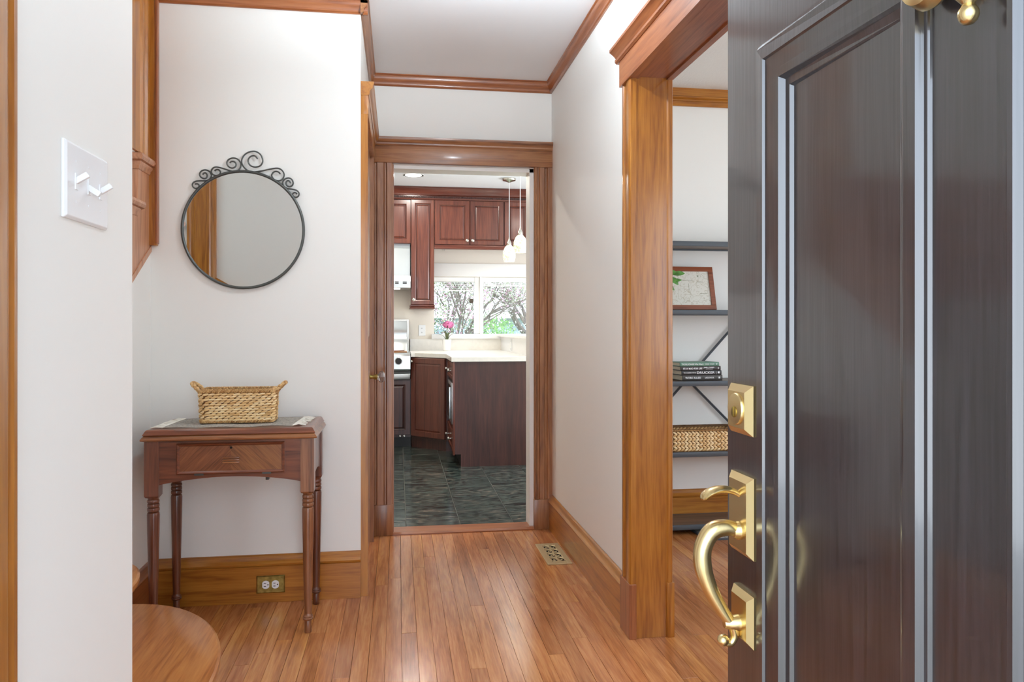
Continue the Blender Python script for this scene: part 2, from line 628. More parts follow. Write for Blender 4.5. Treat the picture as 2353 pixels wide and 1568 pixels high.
def map_paper():
    """faint contour-like plan drawing: flat print"""
    m, n, l, p = newmat('faded_plan_print')
    tc = n.new('ShaderNodeTexCoord')
    fac = None
    for sc_, w_ in ((9, .05), (30, .10)):
        ns = n.new('ShaderNodeTexNoise')
        ns.inputs['Scale'].default_value = sc_
        ns.inputs['Detail'].default_value = 3
        l.new(tc.outputs['Object'], ns.inputs['Vector'])
        pp = n.new('ShaderNodeMath')
        pp.operation = 'PINGPONG'
        pp.inputs[1].default_value = w_
        l.new(ns.outputs['Fac'], pp.inputs[0])
        lt = n.new('ShaderNodeMath')
        lt.operation = 'LESS_THAN'
        lt.inputs[1].default_value = w_ * .1
        l.new(pp.outputs[0], lt.inputs[0])
        if fac is None:
            fac = lt.outputs[0]
        else:
            mxm = n.new('ShaderNodeMath')
            mxm.operation = 'MAXIMUM'
            l.new(fac, mxm.inputs[0])
            l.new(lt.outputs[0], mxm.inputs[1])
            fac = mxm.outputs[0]
    mx = n.new('ShaderNodeMix')
    mx.data_type = 'RGBA'
    l.new(fac, mx.inputs[0])
    mx.inputs[6].default_value = rgb(224, 223, 213)
    mx.inputs[7].default_value = rgb(198, 193, 176)
    l.new(mx.outputs[2], p.inputs['Base Color'])
    p.inputs['Roughness'].default_value = 0.5
    return m


M['plan'] = map_paper()


def struct(name, mb, mat, label, cat, parent=None, **k):
    o = mb.build(name, mat, parent, **k)
    if parent is None:
        tag(o, label, cat, kind='structure')
    return o


# ------------------------------------------------------------------ room shell
CEIL = 2.58
YM, YK = 3.34, 4.31          # mirror wall, kitchen-door wall
XR, XL, XS, XE = 0.88, -0.16, -1.02, -0.48   # hall right, hall left, stair string, entry left

floor = thing('floor', 'varnished narrow plank floor of the entry hall and side room', 'floor', (0, 2.3, 0), kind='structure')
cbox('subfloor', M['subfloor'], floor, -2.4, 0.08, -0.06, 3.6, YK + 0.13, -0.012)
PW = 0.0575
x = -1.08
i = 0
while x < 2.25:
    y = 0.1
    if x < -1.0 or x > 2.0:
        cuts = [0.1, 2.6, YK]
    else:
        cuts = [0.1, 1.2 + random.uniform(-0.4, 0.4)]
        while cuts[-1] < YK - 0.9:
            cuts.append(cuts[-1] + random.uniform(1.3, 2.8))
        if cuts[-1] > YK - 0.35:
            cuts[-1] = YK
        else:
            cuts.append(YK)
    for a, b in zip(cuts, cuts[1:]):
        g = 0.0003 + (0.0005 if random.random() < 0.25 else 0)
        top = random.uniform(-0.0006, 0.0)
        MB().rects([(-0.012, x + g, a + .0005, x + PW - g, b - .0005), (top - .0005, x + g, a + .0005, x + PW - g, b - .0005),
                    (top, x + g + .0004, a + .0008, x + PW - g - .0004, b - .0008)]).build('plank', M['plank'], floor)
    x += PW
cbox('outer_planking', M['plank'], floor, 2.27, 0.1, -0.012, 3.6, YK, 0)

BASE = [(0, 0), (.018, 0), (.018, .152), (.015, .155), (.024, .158), (.027, .166), (.021, .174), (.013, .182), (.011, .194), (.006, .199), (0, .2)]
CROWN = [(0, -.062), (.008, -.062), (.014, -.056), (.014, -.046), (.024, -.034), (.03, -.02), (.03, -.008), (.036, -.004), (.036, 0), (0, 0)]


def moulding(prof, axis, a, b, wall, sgn, z0=0.0):
    """profile (proud, z) on a wall plane; sgn = direction it sticks out"""
    return MB().ext([(wall + sgn * p, z0 + z) for p, z in prof], axis, a, b)


# entry wall with the switch
struct('wall_entry', MB().box(-0.6, 0.22, 0, XE, 1.47, CEIL), M['wall'], 'white entry wall at the far left carrying the light switch', 'wall')
struct('wall_stair', MB().box(-2.4, 1.35, 0, -0.6, 1.47, 5), M['wall'], 'white wall beside the lower stair seen in the mirror', 'wall')
struct('wall_front', MB().box(-2.4, 0.08, 0, -0.5, 0.22, CEIL).box(0.53, 0.08, 0, 1.4, 0.22, CEIL).box(-0.5, 0.08, 2.1, 0.53, 0.22, CEIL)
       .box(1.4, .08, 0, 3.7, .22, .85).box(1.4, .08, 2.1, 3.7, .22, CEIL).box(2.5, .08, .85, 3.7, .22, 2.1).box(1.4, .08, .85, 1.8, .22, 2.1), M['wall'], 'white front wall around the open entrance door', 'wall')
struct('wall_outer_left', MB().box(-2.5, 1.35, 0, -2.4, 3.46, 5), M['wall'], 'white outer wall of the stairwell', 'wall')
struct('wall_mirror', MB().box(-2.4, YM, 0, XL, YM + 0.12, 5), M['wall'], 'off-white wall behind the round mirror and side table', 'wall')
# under-stair wall: below the sloping string
LOWZ = lambda yy: 1.365 + 0.62 * (yy - 3.134)
struct('wall_under_stair', MB().ext([(2.62, 0), (YM, 0), (YM, LOWZ(YM)), (2.62, LOWZ(2.62))], 'X', XS - .1, XS), M['wall'], 'narrow off-white wall below the stair string left of the side table', 'wall')
# hall left wall with closet door opening
struct('wall_hall_left', MB().box(XL - .12, YM + .12, 0, XL, YK, CEIL).box(XL - .12, YM, CEIL - .0, XL, YM + .12, CEIL + .01),
       M['wall'], 'narrow off-white hall wall above the closet door', 'wall')
# kitchen-door wall, running on behind the side room shelf
struct('wall_kitchen', MB().box(-1.6, YK, 0, -0.031, YK + .12, CEIL).box(.774, YK, 0, 3.7, YK + .12, CEIL).box(-.031, YK, 2.08, .774, YK + .12, CEIL),
       M['wall'], 'off-white wall at the end of the hall around the kitchen doorway', 'wall')
# hall right wall + part above the wide opening
struct('wall_hall_right', MB().box(XR, 2.76, 0, 1.0, YK, CEIL).box(XR, 0.22, 2.12, 1.0, 2.76, CEIL).box(XR, .22, 0, 1.0, .95, 2.12),
       M['wall'], 'off-white right hall wall running back to the kitchen', 'wall')
struct('wall_side_room', MB().box(3.6, .22, 0, 3.7, YK, .7).box(3.6, .22, 2.25, 3.7, YK, CEIL).box(3.6, .22, .7, 3.7, 1.7, 2.25).box(3.6, 3.1, .7, 3.7, YK, 2.25),
       M['wall'], 'white far right wall of the side room', 'wall')
struct('ceiling', MB().box(XS, .08, CEIL, 1.0, YK + .12, CEIL + .1), M['ceil'], 'smooth white ceiling of the entry hall', 'ceiling')
struct('ceiling_side_room', MB().box(1.0, .08, CEIL + .005, 3.7, YK + .12, CEIL + .1), M['ceil_tex'], 'textured white ceiling of the side room', 'ceiling')
struct('ceiling_stair', MB().box(-2.5, .08, CEIL, XS, 1.35, CEIL + .1).box(-2.5, 1.35, 5, XS + .1, 3.46, 5.1).box(XS, 1.35, CEIL + .1, XS + .1, 3.46, 5), M['ceil'], 'white stairwell ceiling out of view', 'ceiling')
struct('porch_floor', MB().box(-3, -3.5, -.16, 3, .08, -.02), M['concrete'], 'grey concrete porch outside the front door', 'porch')
struct('porch_sun_block', MB().box(-3, -2.2, 2.75, 4, .08, 2.85), M['ceil'], 'unseen white slab above the front door, added to block the sun', 'roof')  # unseen slab added to keep direct sun off the open door

# baseboards
tag(moulding(BASE, 'X', XS + .02, XL, YM, -1).build('baseboard_mirror_wall', M['fir_x'], smooth=True), 'tall honey-coloured baseboard under the mirror wall', 'baseboard', kind='structure')
tag(moulding(BASE, 'Y', 2.845, YK - .02, XR - .002, -1).build('baseboard_hall_right', M['fir_y'], smooth=True), 'tall reddish baseboard along the right hall wall', 'baseboard', kind='structure')
tag(moulding(BASE, 'Y', 2.62, YM, XS, 1).build('baseboard_under_stair', M['red_y'], smooth=True), 'short baseboard under the stair left of the table', 'baseboard', kind='structure')
tag(moulding(BASE, 'X', 1.03, 3.6, YK, -1).build('baseboard_side_room', M['fir_x'], smooth=True), 'tall wooden baseboard behind the side-room shelf', 'baseboard', kind='structure')
# crown mouldings
tag(moulding(CROWN, 'X', XL - .0, XR, YK, -1, CEIL).build('trim_1', M['red_x'], smooth=True), 'thin reddish crown moulding above the kitchen doorway', 'crown moulding', kind='structure')
tag(moulding(CROWN, 'Y', .25, YK, XR, -1, CEIL).build('trim_2', M['red_y'], smooth=True), 'thin reddish crown moulding along the right hall wall', 'crown moulding', kind='structure')
tag(moulding(CROWN, 'Y', YM - .03, YK, XL, 1, CEIL).build('trim_3', M['old_y'], smooth=True), 'dark crown moulding along the short left hall wall', 'crown moulding', kind='structure')
tag(moulding(CROWN, 'X', XS, XL + .03, YM, -1, CEIL).build('trim_4', M['red_x'], smooth=True), 'thin crown moulding at the top of the mirror wall', 'crown moulding', kind='structure')
RAIL = [(0, -.105), (.012, -.105), (.02, -.096), (.02, -.08), (.012, -.074), (.012, -.066), (.026, -.058), (.026, -.05), (.02, -.046), (.02, 0), (0, 0)]
tag(moulding(RAIL, 'X', 1.0, 3.6, YK, -1, CEIL + .005).build('trim_5', M['fir_x'], smooth=True), 'golden ridged ceiling moulding in the side room', 'crown moulding', kind='structure')

# ---- kitchen doorway: door_1 casing set
kd = thing('door_1', 'dark fluted wooden casing around the kitchen doorway', 'doorway', (.37, YK, 0), kind='structure')


def fluted(x0, x1, y):
    w = x1 - x0
    pr = [(0, 0), (0, .02), (.012, .024), (.10 * w / .118 * .118 + .0, .024)]
    pts = [(0, 0), (0, .018), (.006, .024), (.014, .024), (.02, .014), (.028, .014), (.034, .022), (w - .05, .022), (w - .044, .014), (w - .036, .014), (w - .03, .024), (w - .004, .024), (w, .02), (w, 0)]
    return [(x0 + a, y - b) for a, b in pts]


MB().ext(fluted(-.149, -.031, YK), 'Z', .17, 2.09).build('left_casing', M['old_z'], kd)
MB().ext(fluted(.774, .884, YK), 'Z', .17, 2.09).build('right_casing', M['old_z'], kd)
cbox('plinth_block', M['old_z'], kd, -.152, YK - .03, 0, -.029, YK, .172, bevel=.002)
cbox('plinth_block', M['old_z'], kd, .772, YK - .03, 0, .887, YK, .172, bevel=.002)
cbox('head_board', M['old_x'], kd, -.152, YK - .028, 2.085, .884, YK, 2.185, bevel=.002)
MB().ext([(YK, 2.18), (YK - .03, 2.18), (YK - .036, 2.187), (YK - .036, 2.195), (YK - .046, 2.206), (YK - .05, 2.215), (YK - .05, 2.226), (YK, 2.226)], 'X', -.16, .89).build('head_cap', M['old_x'], kd, smooth=True)
cbox('jamb', M['trimwhite'], kd, .752, YK + .01, 0, .774, YK + .13, 2.08)
cbox('jamb', M['old_z'], kd, -.031, YK - .005, 0, -.024, YK + .13, 2.08)
cbox('head_jamb', M['trimwhite'], kd, -.031, YK + .01, 2.06, .774, YK + .13, 2.082)
MB().ext([(YK - .03, 0), (YK - .03, .006), (YK - .015, .014), (YK + .1, .014), (YK + .12, .004), (YK + .12, 0)], 'X', -.03, .774).build('threshold', M['red_x'], kd)

# ---- closet door in the short left hall wall
cd = thing('door_2', 'closet door with glass knob in the left hall wall, seen edge-on', 'door', (XL, 3.83, 0), kind='structure')
for a, b in ((YM, 3.452), (4.17, YK - .05)):
    MB().ext([(XL, a), (XL + .03, a), (XL + .03, a + (b - a) * .3), (XL + .02, a + (b - a) * .36), (XL + .02, a + (b - a) * .6), (XL + .026, a + (b - a) * .66), (XL + .026, b), (XL, b)], 'Z', 0, 2.09).build('casing', M['fir_z'] if a < 3.4 else M['old_z'], cd)
cbox('head_board', M['fir_z'], cd, XL, YM, 2.09, XL + .032, YK - .04, 2.175, bevel=.002)
MB().ext([(XL, 2.172), (XL + .034, 2.172), (XL + .038, 2.18), (XL + .038, 2.19), (XL + .05, 2.204), (XL + .052, 2.216), (XL + .056, 2.22), (XL + .056, 2.232), (XL, 2.232)], 'Y', YM - .002, YK - .03).build('head_cap', M['fir_y'], cd, smooth=True)
cbox('door_leaf', M['old_z'], cd, XL - .02, 3.452, .01, XL + .008, 4.17, 2.09)
for z0, z1 in ((.25, .95), (1.1, 1.95)):
    for a, b in ((3.55, 3.78), (3.84, 4.07)):
        MB().rects([(0, 0, 0, 0, 0)]) if False else None
        MB().loft([[(XL + .008, a, z0), (XL + .008, b, z0), (XL + .008, b, z1), (XL + .008, a, z1)], [(XL + .014, a + .02, z0 + .02), (XL + .014, b - .02, z0 + .02), (XL + .014, b - .02, z1 - .02), (XL + .014, a + .02, z1 - .02)]]).build('door_panel', M['old_z'], cd)
kn = MB().lathe([(.028, 0), (.028, .004), (.012, .008), (.009, .02), (.014, .034), (.016, .042), (.016, .046)], (XL + .008, 4.02, .905), 18, 'X').build('knob_rose', M['brass_old'], cd, smooth=True)
MB().lathe([(.012, 0), (.026, .008), (.03, .018), (.028, .03), (.018, .036), (.004, .037)], (XL + .054, 4.02, .905), 8, 'X').build('glass_knob', M['crystal'], kn)

# ---- wide cased opening on the right
op = thing('door_3', 'golden wood casing and reddish header of the wide opening on the right', 'doorway', (.95, 2.7, 0), kind='structure')
CASP = [(0, 0), (.012, 0), (.02, .006), (.024, .012), (.024, .022), (.016, .028), (.014, .034), (.02, .042), (.02, .062), (.024, .068), (.024, .104), (.02, .112), (0, .112)]
MB().ext([(XR - p, 2.842 - q) for p, q in CASP], 'Z', .2, 2.1).build('hall_casing', M['fir_z'], op, smooth=True)
MB().box(XR - .028, 2.725, 0, XR, 2.848, .205).build('plinth_block', M['red_z'], op, bevel=.002)
cbox('jamb', M['fir_z'], op, XR + .001, 2.735, 0, 1.0, 2.76, 2.12)
MB().ext([(1.0, 2.735), (1.005, 2.729), (1.02, 2.729), (1.024, 2.735), (1.024, 2.84), (1.0, 2.84)], 'Z', .2, 2.1).build('room_casing', M['fir_z'], op)
cbox('plinth_block', M['fir_z'], op, 1.0, 2.725, 0, 1.028, 2.845, .205, bevel=.0015)
cbox('near_jamb', M['fir_z'], op, XR - .02, .93, 0, 1.02, .955, 2.12)
cbox('header_board', M['red_y'], op, XR - .03, .85, 2.098, XR, 2.85, 2.2)
MB().ext([(XR, 2.196), (XR - .033, 2.196), (XR - .04, 2.202), (XR - .04, 2.212), (XR - .036, 2.216), (XR - .044, 2.226), (XR - .056, 2.236), (XR - .062, 2.24), (XR - .062, 2.25), (XR, 2.25)], 'Y', .82, 2.876).build('header_cap', M['red_y'], op, smooth=True)
cbox('soffit_board', M['red_y'], op, XR, .95, 2.105, 1.0, 2.75, 2.12)
MB().box(XR - .001, .95, 2.098, XR + .012, 2.735, 2.105).box(1.0, .85, 2.098, 1.024, 2.85, 2.22).build('soffit_edge', M['red_y'], op)

# ---- casing at the far left edge of the view, on the entry wall
MB().ext([(XE, 1.03), (XE + .008, 1.03), (XE + .014, 1.018), (XE + .014, 1.01), (XE + .01, 1.006), (XE + .01, .996), (XE + .016, .99), (XE + .02, .98), (XE + .02, .9), (XE, .9)], 'Z', 0, 2.2).build('trim_6', M['fir_z'], smooth=True)
tag(bpy.data.objects['trim_6'], 'golden vertical casing at the left edge, beside the switch wall', 'casing', kind='structure')

# ------------------------------------------------------------------ stairs
st = thing('staircase', 'honey wood staircase with rounded bottom steps and open-sided upper flight', 'staircase', (-.8, 2.3, 0), kind='structure')


def bull(x0, y1, r, y0, xl, ry=None):
    ry = ry or r
    pts = [(xl, y0), (x0, y0)]
    for k in range(15):
        a = PI / 2 * k / 14
        pts.append((x0 - r + r * math.cos(a), y1 - ry + ry * math.sin(a)))
    pts.append((xl, y1))
    return pts


for k, (x0, y1, z, r, ry) in enumerate(((-.515, 2.872, .18, .42, .66), (-.82, 2.80, .36, .16, .3))):
    o = bull(x0, y1, r, 1.475, -1.0, ry)
    ins = bull(x0 - .03, y1 - .03, r - .02, 1.475, -1.0, ry - .02)
    MB().loft([[(a, b, z - .028) for a, b in bull(x0 - .004, y1 - .004, r, 1.475, -1.0, ry)], [(a, b, z - .022) for a, b in o], [(a, b, z - .007) for a, b in o], [(a, b, z) for a, b in bull(x0 - .006, y1 - .006, r, 1.475, -1.0, ry)]]).build('tread', M['step'], st, smooth=True)
    MB().loft([[(a, b, z - .18) for a, b in ins], [(a, b, z - .028) for a, b in ins]]).build('riser', M['step'], st, smooth=True)
# upper flight, open on the hall side
RUN, RISE, Y0U, Z0U = .25, .19, 3.165, 1.856
for k in range(3):
    yf, z = Y0U - k * RUN, Z0U - k * RISE
    yb = yf + RUN + .03 if k else YM
    NOSE = [(0, -.03), (.022, -.026), (.028, -.015), (.022, -.003), (0, 0)]
    MB().loft([[(XS - .9, yf + q, z + h), (XS + p, yf + q, z + h), (XS + p, yb, z + h), (XS - .9, yb, z + h)] for p, q, h in
               ((.012, .0, -.032), (.024, -.01, -.028), (.03, -.014, -.016), (.026, -.012, -.004), (.018, -.006, 0))]).build('tread', M['stairpink'], st, smooth=True)
    MB().loft([[(XS - .9, yf + q, z + h), (XS + p, yf + q, z + h), (XS + p, yb - .02, z + h), (XS - .9, yb - .02, z + h)] for p, q, h in
               ((.004, .016, -.062), (.008, .012, -.056), (.008, .012, -.05), (.016, .006, -.04), (.016, .006, -.032))]).build('tread_moulding', M['stairpink'], st, smooth=True)
    cbox('riser', M['red_x'], st, XS - .9, yf + .022, z - RISE, XS - .004, yf + .04, z - .03)
SY = [2.62, YM]
sp = [(2.62, LOWZ(2.62)), (YM - .001, LOWZ(YM - .001)), (YM - .001, Z0U - .03), (Y0U + .02, Z0U - .03), (Y0U + .02, Z0U - RISE - .03), (Y0U - RUN + .02, Z0U - RISE - .03), (Y0U - RUN + .02, Z0U - 2 * RISE - .03), (2.62, Z0U - 2 * RISE - .03)]
MB().ext(sp, 'X', XS - .02, XS + .002).build('string_board', M['stairpink'], st)
MB().ext([(2.62, LOWZ(2.62) - .012), (YM - .001, LOWZ(YM) - .012), (YM - .001, LOWZ(YM) + .014), (2.62, LOWZ(2.62) + .014)], 'X', XS - .02, XS + .006).build('string_edge', M['stairpink'], st)
# vertical corner boards running up the end of the mirror wall
pb = thing('trim_7', 'tall vertical corner board beside the stair, left of the mirror', 'corner board', (XS, YM, 1.5), kind='structure')
cbox('board', M['fir_z'], pb, XS - .005, YM - .022, 1.505, XS + .032, YM, 5.0, bevel=.002)
cbox('edge_bead', M['red_z'], pb, XS + .026, YM - .026, 1.512, XS + .036, YM, 5.0, bevel=.002)
MB().ext([(XS, 3.05), (XS + .012, 3.05), (XS + .012, 3.17), (XS + .003, 3.18), (XS + .003, 3.2), (XS + .012, 3.21), (XS + .012, 3.225), (XS + .004, 3.23), (XS + .004, 3.255), (XS + .014, 3.262), (XS + .014, 3.275), (XS + .004, 3.28), (XS + .004, YM - .02), (XS, YM - .02)], 'Z', Z0U, 5.0).build('side_casing', M['fir_z'], pb)

# what the mirror shows: window casing on the stair wall, sloping rail
wc = thing('window_2', 'wood-cased white window on the stair wall, seen only in the mirror', 'window', (-1.4, 1.47, 1.0), kind='structure')
MB().ext([(-1.175, 1.47), (-1.175, 1.492), (-1.19, 1.496), (-1.205, 1.492), (-1.215, 1.502), (-1.30, 1.502), (-1.31, 1.492), (-1.325, 1.492), (-1.335, 1.502), (-1.352, 1.502), (-1.352, 1.47)], 'Z', 1.0, 2.5).build('casing', M['fir_z'], wc)
cbox('sash', M['trimwhite'], wc, -1.9, 1.47, 1.0, -1.352, 1.485, 2.5)
MB().lathe([(.012, 0), (.012, .02), (.022, .03), (.024, .045), (.012, .052)], (-1.40, 1.485, 1.815), 14, 'Y').build('knob', M['nickel'], wc, smooth=True)
MB().ext([(-1.175, 1.452), (-.9, 1.30), (-.9, 1.33), (-1.175, 1.488)], 'Y', 1.47, 1.50).build('trim_8', M['fir_x'])
tag(bpy.data.objects['trim_8'], 'sloping wooden rail on the stair wall seen at the bottom of the mirror', 'rail', kind='structure')

# ------------------------------------------------------------------ front door
DX = .46
fd = thing('door_4', 'black panelled front door standing open at the right', 'front door', (DX, .56, 0), kind='structure')
YA, YB = 1.011, .112
ZT, ZB = 2.05, .01
# the three panels (y hi, y lo, z lo, z hi) measured at the outer edge of the moulding
PAN = [(.917, .6336, .26, 1.53), (.6176, .514, .26, 1.95), (.5085, .206, .26, 1.53)]
b = MB()
b.box(DX, .917, ZB, DX + .045, YA, ZT).box(DX, YB, ZB, DX + .045, .206, ZT)
b.box(DX, .206, ZB, DX + .045, .917, .26).box(DX, .206, 1.95, DX + .045, .917, ZT)
b.box(DX, .6336, 1.53, DX + .045, .917, 1.95).box(DX, .206, 1.53, DX + .045, .5085, 1.95)
b.box(DX - .002, .6176, .26, DX + .045, .6336, 1.95).box(DX - .002, .5085, .26, DX + .045, .514, 1.95)
b.build('leaf', M['door'], fd)
# moulding sections: (distance inwards, X step; negative = proud of the face)
OUT = [(0, 0), (.009, -.0085), (.025, -.009), (.0268, -.0059), (.0464, -.0051), (.0571, -.0045), (.0613, .0029), (.07, .0032), (.0727, .0078)]
INN = [(0, -.002), (.002, -.0018), (.004, -.001), (.006, .001), (.009, .002), (.011, .003), (.013, .005), (.015, .007), (.0175, .0078)]
CEN = [(0, -.002), (.0012, .0), (.0024, .0022), (.0036, .0043), (.005, .0044), (.0065, .0044), (.0079, .0045), (.009, .0062), (.0099, .008)]


def frame_mould(rect, profs):
    """mitred moulding inside rect=(yhi, ylo, zlo, zhi); profs: yhi, ylo, zlo, zhi sides, equal point counts"""
    yh, yl, zl, zh = rect
    b = MB()
    rings = []
    for q in zip(*profs):
        rings.append([(q[0][1] + DX, yh - q[0][0], zl + q[2][0]), (q[0][1] + DX, yh - q[0][0], zh - q[3][0]), (q[1][1] + DX, yl + q[1][0], zh - q[3][0]), (q[1][1] + DX, yl + q[1][0], zl + q[2][0])])
    b.loft(rings, cap=False)
    return b


frame_mould(PAN[0], [OUT, INN, OUT, OUT]).build('panel_moulding', M['door'], fd)
frame_mould(PAN[1], [CEN, CEN, OUT, OUT]).build('panel_moulding', M['door'], fd)
frame_mould(PAN[2], [CEN, OUT, OUT, OUT]).build('panel_moulding', M['door'], fd)
cbox('door_panel', M['door'], fd, DX + .0077, .64, .30, DX + .035, .87, 1.49)
cbox('door_panel', M['door'], fd, DX + .0079, .516, .30, DX + .03, .613, 1.91)
cbox('door_panel', M['door'], fd, DX + .0077, .25, .30, DX + .035, .505, 1.49)
for z in (.25, 1.0, 1.8):
    MB().lathe([(.007, 0), (.007, .09)], (DX - .004, YB - .004, z), 10).build('hinge', M['brass'], fd, smooth=True)


def bev_plate(y0, y1, z0, z1, t, c):
    return MB().loft([[(DX, y0, z0), (DX, y1, z0), (DX, y1, z1), (DX, y0, z1)], [(DX - t * .4, y0, z0), (DX - t * .4, y1, z0), (DX - t * .4, y1, z1), (DX - t * .4, y0, z1)],
                      [(DX - t, y0 + c, z0 + c), (DX - t, y1 - c, z0 + c), (DX - t, y1 - c, z1 - c), (DX - t, y0 + c, z1 - c)]])


dbp = bev_plate(.922, .989, 1.026, 1.092, .014, .009).build('deadbolt_plate', M['brass'], fd)
MB().lathe([(.0215, 0), (.0215, -.0015), (.0205, -.003), (.018, -.0033), (.0, -.0033)], (DX - .0138, .9545, 1.06), 28, 'X').build('lock_cylinder', M['brass'], dbp, smooth=True)
MB().lathe([(.0075, 0), (.0075, -.001), (.0065, -.0016)], (DX - .017, .9545, 1.056), 16, 'X').box(DX - .0192, .9533, 1.05, DX - .0185, .9557, 1.062).build('key_plug', M['brass_old'], dbp, smooth=True)
hp = bev_plate(.922, .989, .865, .972, .012, .008).build('handle_plate', M['brass'], fd)
lp = bev_plate(.922, .982, .75, .818, .012, .008).build('lower_plate', M['brass'], fd)
# thumb latch
th = catmull([(DX - .006, .953, .942), (DX - .018, .953, .95), (DX - .034, .955, .953), (DX - .05, .957, .949), (DX - .062, .958, .941)], 6)
bb = MB()
nn = len(th)
rings = []
for i, p in enumerate(th):
    t = i / (nn - 1)
    e = math.sqrt(max(.02, 1 - max(0, (t - .72) / .28) ** 2))
    w = (.005 + .013 * max(0, t - .25)) * e
    h = (.0042 + .002 * t) * e
    rings.append([p + Vector((0, w * math.cos(a), h * math.sin(a))) for a in [2 * PI * k / 10 for k in range(10)]])
bb.loft(rings)
bb.build('thumb_latch', M['brass'], hp, smooth=True)
# curved grip
gp = catmull([(DX - .004, .953, .898), (DX - .014, .953, .899), (DX - .03, .954, .902), (DX - .048, .955, .897), (DX - .06, .956, .876), (DX - .06, .956, .85), (DX - .05, .955, .82), (DX - .034, .954, .792), (DX - .021, .953, .773), (DX - .017, .953, .758), (DX - .023, .953, .748), (DX - .032, .953, .751)], 6)
rr = []
for i in range(len(gp)):
    t = i / (len(gp) - 1)
    rr.append((.0085 + .0035 * min(1, t / .25)) if t < .45 else max(.0052, .012 - .0068 * (t - .45) / .4))
MB().tube(gp, rr, 14).build('grip', M['brass'], fd, smooth=True)
MB().blob((DX - .033, .953, .753), ((.008, 0, 0), (0, .008, 0), (0, 0, .008)), 14, 8).build('grip_finial', M['brass'], fd, smooth=True)
MB().lathe([(.011, 0), (.009, -.012), (.006, -.02)], (DX - .012, .953, .775), 12, 'X').build('grip_post', M['brass'], lp, smooth=True)
MB().lathe([(.013, 0), (.012, -.006), (.01, -.012)], (DX - .008, .953, .898), 14, 'X').build('grip_collar', M['brass'], hp, smooth=True)
# knocker
nk = MB().lathe([(.03, .022), (.03, .014), (.024, .008), (.012, .002), (.004, 0)], (DX - .005, .556, 1.452), 24, 'X')
kb = MB()
kb.lathe([(.034, 0), (.034, -.006), (.026, -.012), (.02, -.012)], (DX + .018, .566, 1.475), 28, 'X')
kn2 = kb.build('knocker_plate', M['brass'], fd, smooth=True)
kz = 1.418
MB().lathe([(.0005, -.0085), (.004, -.0075), (.0065, -.005), (.008, -.001), (.0075, .003), (.0055, .006), (.0045, .008), (.006, .010), (.0095, .014), (.011, .019), (.0105, .024), (.0085, .03), (.007, .04), (.007, .08)], (DX - .012, .541, kz), 24).build('knocker_finial', M['brass'], kn2, smooth=True)
ring = [(DX - .014 - .012 * abs(math.sin(a)), .556 + .04 * math.sin(a), 1.50 - .045 * math.cos(a)) for a in [-PI + 2 * PI * k / 30 for k in range(31)]]
MB().tube(ring, .006, 10, cap=False).build('knocker_ring', M['brass'], kn2, smooth=True)
MB().lathe([(.028, .0), (.03, -.004), (.026, -.016), (.012, -.02), (.003, -.02)], (DX - .004, .588, 1.472), 32, 'X').build('knocker_boss', M['brass'], kn2, smooth=True)

# ------------------------------------------------------------------ light switch
sw = thing('light_switch', 'white triple toggle light switch on the entry wall at left', 'light switch', (XE, 1.254, 1.385))
MB().loft([[(XE, 1.174, 1.328), (XE, 1.336, 1.328), (XE, 1.336, 1.442), (XE, 1.174, 1.442)], [(XE + .004, 1.174, 1.328), (XE + .004, 1.336, 1.328), (XE + .004, 1.336, 1.442), (XE + .004, 1.174, 1.442)],
           [(XE + .007, 1.178, 1.332), (XE + .007, 1.332, 1.332), (XE + .007, 1.332, 1.438), (XE + .007, 1.178, 1.438)]]).build('plate', M['white'], sw, smooth=False, bevel=.0012)
for y, d in ((1.209, 1), (1.255, -1), (1.301, 1)):
    cbox('slot_rim', M['white'], sw, XE + .007, y - .005, 1.373, XE + .0085, y + .005, 1.397)
    m4 = Matrix.Translation((XE + .006, y, 1.385)) @ Matrix.Rotation(-d * math.radians(32), 4, 'Y')
    MB().box(0, -.0035, -.0045, .021, .0035, .0045, m4).build('toggle', M['white'], sw, bevel=.0014, smooth=True)
    for zz in (1.355, 1.415):
        MB().lathe([(.0022, 0), (.0022, .0004), (.001, .0007)], (XE + .007, y, zz), 10, 'X').build('screw', M['white'], sw, smooth=True)

# ------------------------------------------------------------------ brass outlet on the baseboard
ol = thing('wall_outlet', 'tarnished brass duplex outlet set in the baseboard under the table', 'outlet', (-.533, YM - .018, .078))
ox, oz, oy = -.533, .078, YM - .018
MB().loft([[(ox - .058, oy, oz - .037), (ox + .058, oy, oz - .037), (ox + .058, oy, oz + .037), (ox - .058, oy, oz + .037)], [(ox - .058, oy - .002, oz - .037), (ox + .058, oy - .002, oz - .037), (ox + .058, oy - .002, oz + .037), (ox - .058, oy - .002, oz + .037)],
           [(ox - .054, oy - .006, oz - .033), (ox + .054, oy - .006, oz - .033), (ox + .054, oy - .006, oz + .033), (ox - .054, oy - .006, oz + .033)]]).build('cover_plate', M['brass_old'], ol)
for s in (-1, 1):
    cx = ox + s * .0195
    pts = []
    for k in range(24):
        a = 2 * PI * k / 24
        pts.append((cx + max(-.0142, min(.0142, .0172 * math.cos(a))), oz + .0172 * math.sin(a)))
    rc = MB().ext(pts, 'Y', oy - .0085, oy - .004).build('receptacle', M['white'], ol)
    MB().box(cx - .008, oy - .009, oz + .005, cx + .001, oy - .008, oz + .0075).box(cx - .008, oy - .009, oz - .0075, cx + .001, oy - .008, oz - .005).lathe([(.0026, 0), (.0026, .001)], (cx + .009, oy - .009, oz), 10, 'Y').build('slots', M['slot'], rc)
MB().lathe([(.0032, 0), (.0032, .002)], (ox, oy - .0075, oz), 12, 'Y').build('screw', M['brass_old'], ol)

